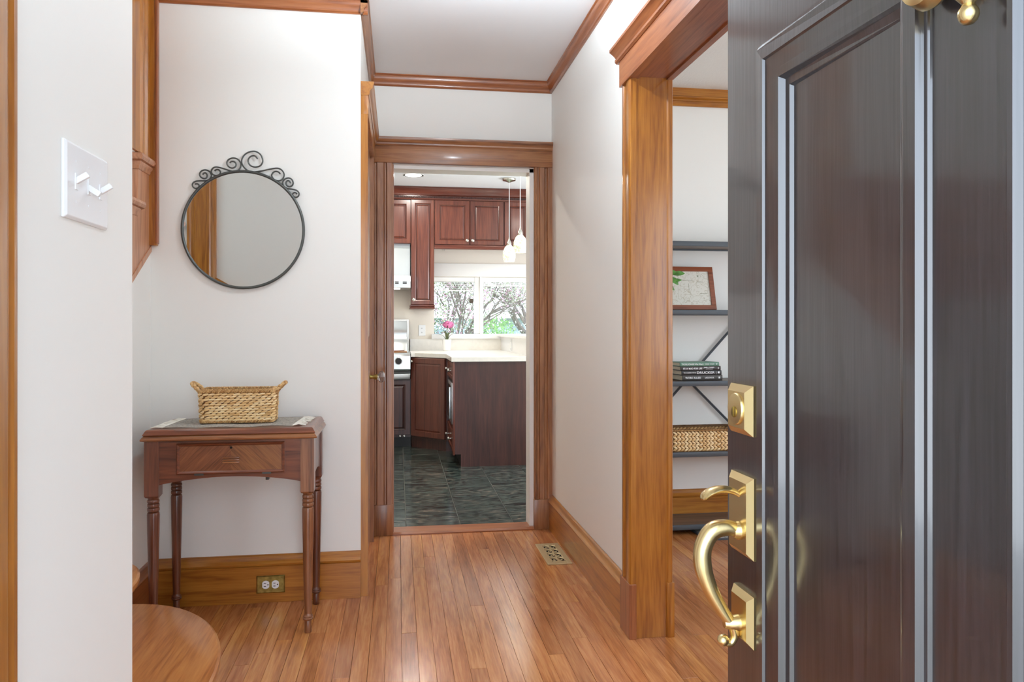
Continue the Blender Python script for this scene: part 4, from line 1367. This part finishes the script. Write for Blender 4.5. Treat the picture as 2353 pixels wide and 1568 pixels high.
def shaker(name, parent, x0, x1, z0, z1, y, frame=.05, mat='cherry_z', knob=None, knobmat='nickel', t=.02):
    """raised-panel cabinet door facing -Y"""
    b = MB()
    b.loft([[(x0 + i, y - d, z0 + i), (x1 - i, y - d, z0 + i), (x1 - i, y - d, z1 - i), (x0 + i, y - d, z1 - i)] for i, d in
            ((0, 0), (0, t * .8), (.003, t), (frame - .008, t), (frame - .003, t * .72), (frame + .004, t * .5), (frame + .007, t * .5), (frame + .02, t * .78), (frame + .022, t * .78))])
    d = b.build(name, M[mat], parent)
    e = frame + .0035
    g = MB()
    for q in ((x0 + e, z0 + e, x1 - e, z0 + e + .004), (x0 + e, z1 - e - .004, x1 - e, z1 - e), (x0 + e, z0 + e, x0 + e + .004, z1 - e), (x1 - e - .004, z0 + e, x1 - e, z1 - e)):
        g.box(q[0], y - t * .62, q[1], q[2], y - t * .3, q[3])
    g.build('glazed_groove', M['glaze'], d)
    if knob:
        MB().lathe([(.006, 0), (.006, -.012), (.015, -.016), (.016, -.022), (.01, -.027), (.002, -.028)], (knob[0], y - t, knob[1]), 14, 'Y').build('knob', M[knobmat], d, smooth=True)
    return d


YU = 7.79
uc1 = thing('wall_cabinet', 'cherry two-door wall cabinet above the kitchen window', 'cabinet', (.725, YW, 1.96))
cbox('body', M['cherry_x'], uc1, .367, YU, 2.0, 1.083, YW - .001, 2.465)
shaker('door', uc1, .371, .727, 2.008, 2.46, YU, knob=(.70, 2.05))
shaker('door', uc1, .732, 1.08, 2.008, 2.46, YU, knob=(.758, 2.05))
MB().ext([(YU + .02, 1.96), (YU - .02, 1.96), (YU - .028, 1.97), (YU - .02, 1.985), (YU - .026, 1.995), (YU - .026, 2.002), (YU + .02, 2.002)], 'X', .367, 1.5).build('light_rail', M['cherry_x'], uc1, smooth=True)
for xx in (.46, .475):
    MB().tube([(xx, YU + .1, 1.99), (xx, YU + .1, 1.96), (xx + .006, YU + .1, 1.95)], .002, 5).build('cup_hook', M['nickel'], uc1)
uc2 = thing('wall_cabinet', 'tall narrow cherry wall cabinet beside the kitchen window', 'cabinet', (.25, YW, 1.35))
cbox('body', M['cherry_z'], uc2, .13, YU, 1.385, .365, YW - .001, 2.465)
shaker('door', uc2, .134, .362, 1.392, 2.46, YU - .001, frame=.042, knob=(.155, 1.44))
MB().loft([[(.13 - i, YU - .02 - i, z), (.365 + i * .5, YU - .02 - i, z), (.365 + i * .5, YW - .001, z), (.13 - i, YW - .001, z)] for z, i in ((1.345, .002), (1.35, .014), (1.362, .012), (1.366, .004), (1.375, .012), (1.385, .012), (1.39, .0))]).build('base_moulding', M['cherry_x'], uc2)
uc3 = thing('wall_cabinet', 'short cherry wall cabinet above the range hood', 'cabinet', (-.14, YW, 2.01))
cbox('body', M['cherry_x'], uc3, -.42, YU + .02, 2.012, .128, YW - .001, 2.465)
shaker('door', uc3, -.145, .126, 2.016, 2.46, YU + .02, frame=.05)
shaker('door', uc3, -.418, -.15, 2.016, 2.46, YU + .02, frame=.05)
uc4 = thing('wall_cabinet', 'cherry wall cabinet behind the pendant lamps, cut off by the doorway', 'cabinet', (1.3, YW, 1.96))
cbox('body', M['cherry_x'], uc4, 1.085, YU + .0, 2.002, 1.62, YW - .001, 2.465)
shaker('door', uc4, 1.092, 1.352, 2.008, 2.46, YU)
shaker('door', uc4, 1.356, 1.616, 2.008, 2.46, YU)
cm = thing('cabinet_crown', 'cherry crown moulding with rope bead above the wall cabinets', 'moulding', (.5, YU, 2.465))
MB().ext([(YW, 2.465), (YU - .01, 2.465), (YU - .014, 2.472), (YU - .014, 2.505), (YU - .03, 2.512), (YU - .03, 2.52), (YU - .05, 2.545), (YU - .06, 2.57), (YU - .066, 2.574), (YU - .066, 2.588), (YW, 2.588)], 'X', -.42, 1.62).build('crown', M['cherry_x'], cm, smooth=True)
b = MB()
xx = -.1
while xx < 1.5:
    b.blob((xx, YU - .019, 2.489), ((.007, 0, .011), (0, .008, 0), (-.006, 0, .004)), 5, 3)
    xx += .0125
ro = b.build('rope_bead', M['cherry_dk'], cm, smooth=True)
ro['kind'] = 'stuff'

# range hood + range
hd = thing('range_hood', 'stainless range hood with dark vent slots at the kitchen left', 'range hood', (-.14, 7.85, 1.55))
MB().ext([(7.62, 1.555), (7.62, 1.62), (7.66, 1.675), (YW - .001, 1.675), (YW - .001, 1.555)], 'X', -.42, .122).build('canopy', M['steel'], hd)
cbox('light_panel', M['lamp'], hd, -.3, 7.75, 1.551, .02, 7.9, 1.556)
b = MB()
for z in (1.592, 1.606):
    b.box(-.03, 7.616, z, .085, 7.622, z + .008)
b.build('vent_slots', M['slot'], hd)
cbox('vent_bar', M['steel'], hd, .005, 7.614, 1.590, .045, 7.6165, 1.616)
cbox('chimney', M['steel'], hd, -.42, 7.95, 1.675, .121, YW - .001, 2.011)

rgp = thing('kitchen_range', 'stainless slide-in range with black knob and curved backguard', 'range', (-.2, 7.7, 0))
cbox('body', M['steel'], rgp, -.63, 7.36, .70, .115, YW - .1, .9)
MB().ext([(7.36, .735), (7.30, .745), (7.29, .76), (7.30, .885), (7.33, .9), (7.36, .9)], 'X', -.63, .115).build('control_panel', M['steel'], rgp)
kb_ = MB().lathe([(.036, 0), (.036, -.003), (.033, -.006)], (.003, 7.296, .838), 24, 'Y').build('knob_bezel', M['nickel'], rgp, smooth=True)
MB().lathe([(.03, 0), (.03, -.014), (.026, -.018), (.001, -.018)], (.003, 7.291, .838), 24, 'Y').box(-.001, 7.268, .818, .007, 7.275, .858).build('knob', M['black'], kb_, smooth=True)
cbox('gap', M['iron'], rgp, -.63, 7.33, .715, .115, 7.37, .737)
cbox('lower_trim', M['steel'], rgp, -.63, 7.325, .66, .113, 7.36, .713, bevel=.003)
prof = []
for k in range(13):
    t = k / 12
    prof.append((7.96 + .08 * math.sin(PI * t) ** 1.0 - .03 * (1 - t) + .02 * t, .905 + .32 * t))
MB().ext(prof + [(YW - .002, 1.225), (YW - .002, .905)], 'X', -.63, .09).build('backguard', M['steel'], rgp, smooth=True)
cbox('backguard_side', M['steel'], rgp, .09, 7.925, .905, .108, YW - .002, 1.232, bevel=.002)
cbox('backguard_cap', M['nickel'], rgp, -.63, 7.95, 1.225, .108, YW - .002, 1.24)
cbox('cooktop', M['steel'], rgp, -.63, 7.34, .9, .118, YW - .1, .91, bevel=.002)
cutb = thing('cutting_board', 'small brown wooden utensil board lying on the range', 'board', (-.05, 7.6, .91))
MB().box(-.16, 7.5, .911, .085, 7.66, .922).build('board', M['fir_x'], cutb, bevel=.002)
MB().tube([(-.04, 7.53, .926), (.06, 7.58, .928)], [.006, .004], 8).build('spoon_handle', M['mahog_x'], cutb)

# base cabinet with panelled front below the range
bc1 = thing('base_cabinet', 'panelled cabinet front with cool sheen below the range', 'cabinet', (-.2, 7.4, 0))
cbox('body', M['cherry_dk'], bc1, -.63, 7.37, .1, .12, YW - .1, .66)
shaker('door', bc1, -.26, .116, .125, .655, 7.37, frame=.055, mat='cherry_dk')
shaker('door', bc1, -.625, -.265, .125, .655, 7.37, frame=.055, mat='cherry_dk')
cbox('toe_kick', M['black'], bc1, -.63, 7.44, 0, .12, 7.46, .1)
for xx in (.02, .06):
    MB().lathe([(.004, 0), (.004, -.012), (.012, -.02), (.006, -.026)], (xx, 7.37, .113), 10, 'Y').build('knob', M['nickel'], bc1, smooth=True)

# diagonal corner cabinet
ang = math.atan2(7.36 - 7.02, .13 - .445)
bc2 = thing('corner_cabinet', 'dark cherry diagonal corner base cabinet between range and peninsula', 'cabinet', (.2875, 7.19, 0))
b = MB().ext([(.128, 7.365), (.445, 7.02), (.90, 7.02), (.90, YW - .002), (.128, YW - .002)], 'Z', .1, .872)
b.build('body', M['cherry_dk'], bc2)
MB().ext([(.128, 7.42), (.445, 7.09), (.90, 7.09), (.90, YW - .1), (.128, YW - .1)], 'Z', 0, .1).build('toe_kick', M['cherry_dk'], bc2)
A, B = Vector((.128, 7.365, 0)), Vector((.445, 7.02, 0))
dv = (B - A).normalized()
nv = Vector((dv.y, -dv.x, 0))
L = (B - A).length


def dpt(s, z, d):
    q = A + dv * s + nv * d
    return (q.x, q.y, z)


b = MB()
fr = .05
b.loft([[dpt(.01 + i, .118 + i, d), dpt(L - .012 - i, .118 + i, d), dpt(L - .012 - i, .866 - i, d), dpt(.01 + i, .866 - i, d)] for i, d in ((0, 0), (0, .016), (.003, .02), (fr, .02), (fr + .004, .014), (fr + .008, .014), (fr + .02, .018))])
dd = b.build('door', M['cherry_z'], bc2)
kp = A + dv * .035 + nv * .03
MB().blob((kp.x, kp.y, .83), ((.014, 0, 0), (0, .014, 0), (0, 0, .014)), 12, 8).build('knob', M['nickel'], dd, smooth=True)

# peninsula
pn = thing('kitchen_peninsula', 'dark cherry peninsula end panel with drawers on its left side', 'peninsula', (.78, 6.6, 0))
PX0, PX1, PY0, PY1 = .462, 1.2, 6.29, 7.02
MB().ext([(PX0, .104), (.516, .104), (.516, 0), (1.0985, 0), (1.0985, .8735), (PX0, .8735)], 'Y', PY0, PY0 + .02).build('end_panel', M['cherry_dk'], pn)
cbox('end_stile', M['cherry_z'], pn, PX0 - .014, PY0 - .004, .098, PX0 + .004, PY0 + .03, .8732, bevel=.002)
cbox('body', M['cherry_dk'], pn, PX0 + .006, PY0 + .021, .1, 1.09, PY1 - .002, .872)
cbox('toe_kick', M['black'], pn, .518, PY0 + .021, 0, 1.09, PY1 - .002, .0995)
for z0, z1 in ((.72, .862), (.12, .30)):
    b = MB()
    b.loft([[(PX0 + .006 - d, PY0 + .05 + i, z0 + i), (PX0 + .006 - d, PY1 - .03 - i, z0 + i), (PX0 + .006 - d, PY1 - .03 - i, z1 - i), (PX0 + .006 - d, PY0 + .05 + i, z1 - i)] for i, d in ((0, 0), (0, .016), (.003, .02), (.03, .02), (.034, .014), (.045, .016))])
    dw = b.build('drawer', M['cherry_z'], pn)
    for yy in (PY0 + .2, PY0 + .5):
        MB().lathe([(.006, 0), (.006, -.014), (.015, -.02), (.012, -.03), (.002, -.032)], (PX0 - .014, yy, (z0 + z1) / 2), 12, 'X').build('knob', M['nickel'], dw, smooth=True)
mw = thing('microwave', 'built-in steel and black microwave in the side of the peninsula', 'microwave', (PX0, 6.66, .35))
cbox('trim_frame', M['steel'], mw, PX0 - .014, PY0 + .1, .34, PX0 + .0055, PY1 - .1, .69, bevel=.002)
cbox('door_glass', M['black'], mw, PX0 - .018, PY0 + .22, .37, PX0 - .013, PY1 - .13, .66)
cbox('handle', M['steel'], mw, PX0 - .034, PY0 + .17, .38, PX0 - .02, PY0 + .19, .65, bevel=.003)

ct = MB()
ct.loft([[(x_, y_, z_) for x_, y_ in ((.436, 6.272), (1.1, 6.272), (1.1, YW - .002), (.12, YW - .002), (.12, 7.32), (.16, 7.32), (.436, 7.01))] for z_ in (.874, .914)])
cto = ct.build('countertop', M['quartz'], bevel=.003)
tag(cto, 'white quartz countertop over the peninsula and corner cabinet', 'countertop')
bsp = MB().box(.125, YW - .022, .9145, 1.1, YW - .001, 1.034).build('backsplash', M['quartz'])
tag(bsp, 'white quartz backsplash strip below the kitchen window', 'backsplash')
bw = MB().box(1.1005, PY0 + .021, 0, 1.2, YW - .002, 1.058).build('bar_wall', M['trimwhite'])
cbox('end_panel', M['cherry_dk'], bw, 1.1, PY0, 0, 1.2, PY0 + .0205, 1.058)
tag(bw, 'low white bar wall at the right end of the countertop', 'half wall')
bcap = MB().box(1.06, 6.22, 1.0605, 1.36, YW - .06, 1.088).build('bar_top', M['quartz'], bevel=.003)
tag(bcap, 'raised white bar ledge right of the countertop', 'bar top')


def kitchen_outlet(label, c, facing):
    o = thing('wall_outlet', label, 'outlet', c)
    if facing == 'Y':
        MB().box(-.036, -.006, -.058, .036, 0, .058).build('cover_plate', M['white'], o, bevel=.002, world=False)
        b = MB()
        for z in (-.022, .022):
            b.box(-.008, -.0075, z - .006, -.0055, -.006, z + .006).box(.0055, -.0075, z - .006, .008, -.006, z + .006)
        b.build('slots', M['slot'], o, world=False)
    else:
        MB().box(-.006, -.036, -.055, 0, .036, .055).build('cover_plate', M['white'], o, bevel=.002, world=False)
        MB().box(-.0075, -.016, -.03, -.006, .016, .03).build('rocker', M['trimwhite'], o, world=False)
    return o


kitchen_outlet('white outlet on the cream wall below the tall kitchen cabinet', (.252, YW, 1.125), 'Y')
kitchen_outlet('white outlet plate on the low bar wall', (1.1, 7.35, .985), 'X')

# pink flower pot
fp = thing('flower_pot', 'white pot with pink blossoms and strap leaves on the counter', 'potted flower', (.50, 7.9, .9145))
MB().lathe([(.036, 0), (.04, .004), (.048, .11), (.05, .118), (.046, .118), (.043, .1), (.001, .1)], (0, 0, 0), 24).build('pot', M['pot'], fp, smooth=True, world=False)
for a, ln, h in ((0, .07, .12), (.9, .09, .11), (1.9, .06, .13), (2.7, .1, .09), (3.6, .06, .14), (4.4, .08, .11), (5.2, .07, .12), (5.8, .11, .10)):
    pts = catmull([(0, 0, .09), (ln * .35 * math.cos(a), ln * .35 * math.sin(a), .09 + h * .7), (ln * math.cos(a), ln * math.sin(a), .09 + h)], 4)
    b = MB()
    sd = Vector((-math.sin(a), math.cos(a), 0))
    rows = []
    for i, p in enumerate(pts):
        w = .009 * (1 - (i / (len(pts) - 1)) ** 2) + .0015
        rows.append((b.bm.verts.new(p + sd * w), b.bm.verts.new(p + Vector((0, 0, -.003))), b.bm.verts.new(p - sd * w)))
    for r0, r1 in zip(rows, rows[1:]):
        b.bm.faces.new((r0[0], r0[1], r1[1], r1[0]))
        b.bm.faces.new((r0[1], r0[2], r1[2], r1[1]))
    b.build('strap_leaf', M['stem'], fp, smooth=True, world=False)
MB().tube([(0, 0, .09), (.005, 0, .2), (.01, -.01, .27)], .004, 6).build('flower_stem', M['stem'], fp, world=False)
b = MB()
for k in range(70):
    v = Vector((random.gauss(0, 1), random.gauss(0, 1), random.gauss(0, 1))).normalized()
    c = Vector((.015, -.01, .272)) + Vector((v.x * .055, v.y * .04, v.z * .036))
    d = v.orthogonal().normalized()
    b.blob(c, (d * .017, d.cross(v) * .012, v * .004), 5, 3)
b.build('blossom_head', M['pinkfl'], fp, smooth=True, world=False)


# pendants and recessed light
def pendant(label, x, y, ztop, zlow):
    p = thing('pendant_lamp', label, 'pendant lamp', (x, y, zlow), group='pendant lamps over the kitchen peninsula')
    h = CEIL + .01 - zlow
    MB().lathe([(.005, h - .04), (.02, h - .034), (.062, h - .02), (.066, h - .01), (.066, h), (.001, h)], (0, 0, 0), 24).build('canopy', M['nickel'], p, smooth=True, world=False)
    MB().tube([(0, 0, .2), (0, 0, h - .03)], .0035, 8).build('cord', M['white'], p, world=False)
    MB().lathe([(.022, .15), (.024, .17), (.022, .185), (.014, .2), (.007, .215), (.006, .235)], (0, 0, 0), 20).build('socket_cap', M['nickel'], p, smooth=True, world=False)
    MB().lathe([(.05, 0), (.056, .02), (.063, .055), (.06, .095), (.045, .135), (.024, .158), (.021, .158), (.042, .133), (.057, .094), (.06, .055), (.053, .02), (.047, .001)], (0, 0, 0), 24, cap=False).build('glass_shade', M['shade'], p, smooth=True, world=False)
    MB().blob((0, 0, .07), ((0, 0, .035), (.025, 0, 0), (0, .025, 0)), 12, 8).build('bulb', M['lamp'], p, smooth=True, world=False)
    l = bpy.data.lights.new('pendant_light', 'POINT')
    l.energy, l.shadow_soft_size, l.color = 1.5, .05, (1, .95, .86)
    o = bpy.data.objects.new('pendant_light', l)
    COL.objects.link(o)
    o.location = (x, y, zlow - .06)


pendant('left, lower and farther of the two lit glass pendant lamps', 1.055, 7.2, 2.58, 1.79)
pendant('right, higher and nearer of the two lit glass pendant lamps', 1.09, 6.75, 2.58, 1.835)
rl = thing('recessed_light', 'round recessed ceiling light in the kitchen', 'ceiling light', (.142, 7.17, CEIL + .01))
MB().lathe([(.095, -.004), (.1, -.002), (.1, 0), (.075, 0), (.075, -.004)], (0, 0, 0), 32, cap=False).build('trim_ring', M['trimwhite'], rl, smooth=True, world=False)
MB().lathe([(.078, -.003), (.078, -.001)], (0, 0, 0), 32).build('lens', M['lamp'], rl, world=False)
for nme, loc, e in (('recessed_light_beam', (.142, 7.17, CEIL + .004), 15), ('kitchen_unseen_light', (-.3, 5.4, CEIL + .004), 15), ('kitchen_unseen_light', (1.6, 5.4, CEIL - .02), 15)):  # first is the recessed light; the others are unseen, without fixtures
    l = bpy.data.lights.new(nme, 'AREA')
    l.shape, l.size, l.energy, l.color = 'DISK', .15, e, (1, .95, .87)
    o = bpy.data.objects.new(nme, l)
    COL.objects.link(o)
    o.location = loc

# ------------------------------------------------------------------ garden behind the window
tag(MB().box(-30, YW + .2, -.7, 40, 60, -.6).build('ground_garden', M['grass']), 'lawn of the garden behind the kitchen', 'lawn', kind='structure')
hs = thing('neighbour_house', 'pale blue clapboard neighbouring house with light roof', 'house', (4.5, 22, -.6))
b = MB()
z = -.6
while z < 1.46:
    b.ext([(20.0, z), (19.97, z), (19.995, z + .13), (20.0, z + .13)], 'X', -2, 11)
    z += .13
b.build('clapboard_siding', M['siding'], hs)['kind'] = 'stuff'
cbox('body', M['siding'], hs, -1.99, 20.0, -.6, 10.99, 26, 1.5)
b = MB()
for k in range(16):
    t0, t1 = k / 16, (k + 1) / 16
    y0_, y1_ = 19.6 + 3.6 * t0, 19.6 + 3.6 * t1
    z0_, z1_ = 1.5 + 1.9 * t0, 1.5 + 1.9 * t1
    b.ext([(y0_, z0_), (y1_, z1_ - .03), (y1_, z1_ - .08), (y0_, z0_ - .06)], 'X', -2.4, 11.4)
b.ext([(23.2, 3.4), (26.8, 1.5), (26.8, 1.4), (23.2, 3.3)], 'X', -2.4, 11.4)
b.build('roof', M['roof'], hs)
cbox('fascia', M['trimwhite'], hs, -2.4, 19.56, 1.38, 11.4, 19.6, 1.5)


def tree(label, x, y, base, h, crown_r, n_leaf, mats, seed, leafsize, trunk_r=.09, lean=(0, 0), name='garden_tree', cz=.62):
    rd = random.Random(seed)
    t = thing(name, label, 'tree', (x, y, base), group=None)
    b = MB()
    tips = []

    def grow(p, d, ln, r, lvl):
        q = p + d * ln
        mid = p + d * ln * .5 + Vector((rd.uniform(-1, 1), rd.uniform(-1, 1), 0)) * ln * .06
        b.tube([p, mid, q], [r, r * .85, r * .7], 6)
        if lvl == 0:
            tips.append(q)
            return
        for k in range(3 if lvl > 1 else 2):
            nd = (d + Vector((rd.uniform(-1, 1), rd.uniform(-1, 1), rd.uniform(-.25, .6))) * .75).normalized()
            grow(p + d * ln * rd.uniform(.6, 1.0), nd, ln * rd.uniform(.6, .82), r * .62, lvl - 1)
    d0 = Vector((lean[0], lean[1], 1)).normalized()
    grow(Vector((0, 0, 0)), d0, h * .36, trunk_r, 5)
    b.build('branches', M['bark'], t, smooth=True, world=False)
    per = n_leaf // len(mats)
    for mi_, mt in enumerate(mats):
        b = MB()
        for k in range(per):
            if rd.random() < .7 and tips:
                c = rd.choice(tips) + Vector((rd.gauss(0, .22), rd.gauss(0, .22), rd.gauss(0, .2))) * crown_r * .55
            else:
                v = Vector((rd.gauss(0, 1), rd.gauss(0, 1), rd.gauss(0, 1))).normalized() * crown_r * rd.random() ** .4
                c = Vector((0, 0, h * cz)) + Vector((v.x, v.y, v.z * .8))
            u = Vector((rd.gauss(0, 1), rd.gauss(0, 1), rd.gauss(0, 1))).normalized()
            w = u.orthogonal().normalized()
            s = leafsize * rd.uniform(.6, 1.3)
            b.face([c - u * s, c + w * s * .55, c + u * s, c - w * s * .55])
        o = b.build('foliage', mt, t, world=False)
        o['kind'] = 'stuff'
    return t


tree('white blossoming tree with forked trunk behind the right window pane', 2.75, 14.0, -.6, 4.2, 1.9, 13500, [M['blossom'], M['blossom'], M['leafmix']], 3, .021, .1, (-.12, 0))
tree('dense pale flowering tree behind the left window pane', .75, 12.6, -.6, 3.8, 1.25, 20000, [M['blossom'], M['leafmix'], M['blossom']], 11, .022, .06, (.05, 0))
tree('mauve leaved tree at the upper left of the kitchen window', .75, 11.2, -.6, 3.4, .7, 3600, [M['leafpink'], M['leafmix']], 21, .022, .04)
tree('bright green bush in front of the blue house', 1.62, 13.2, -.6, 1.5, .42, 3000, [M['leafbush']], 5, .03, .03, name='garden_bush', cz=1.1)
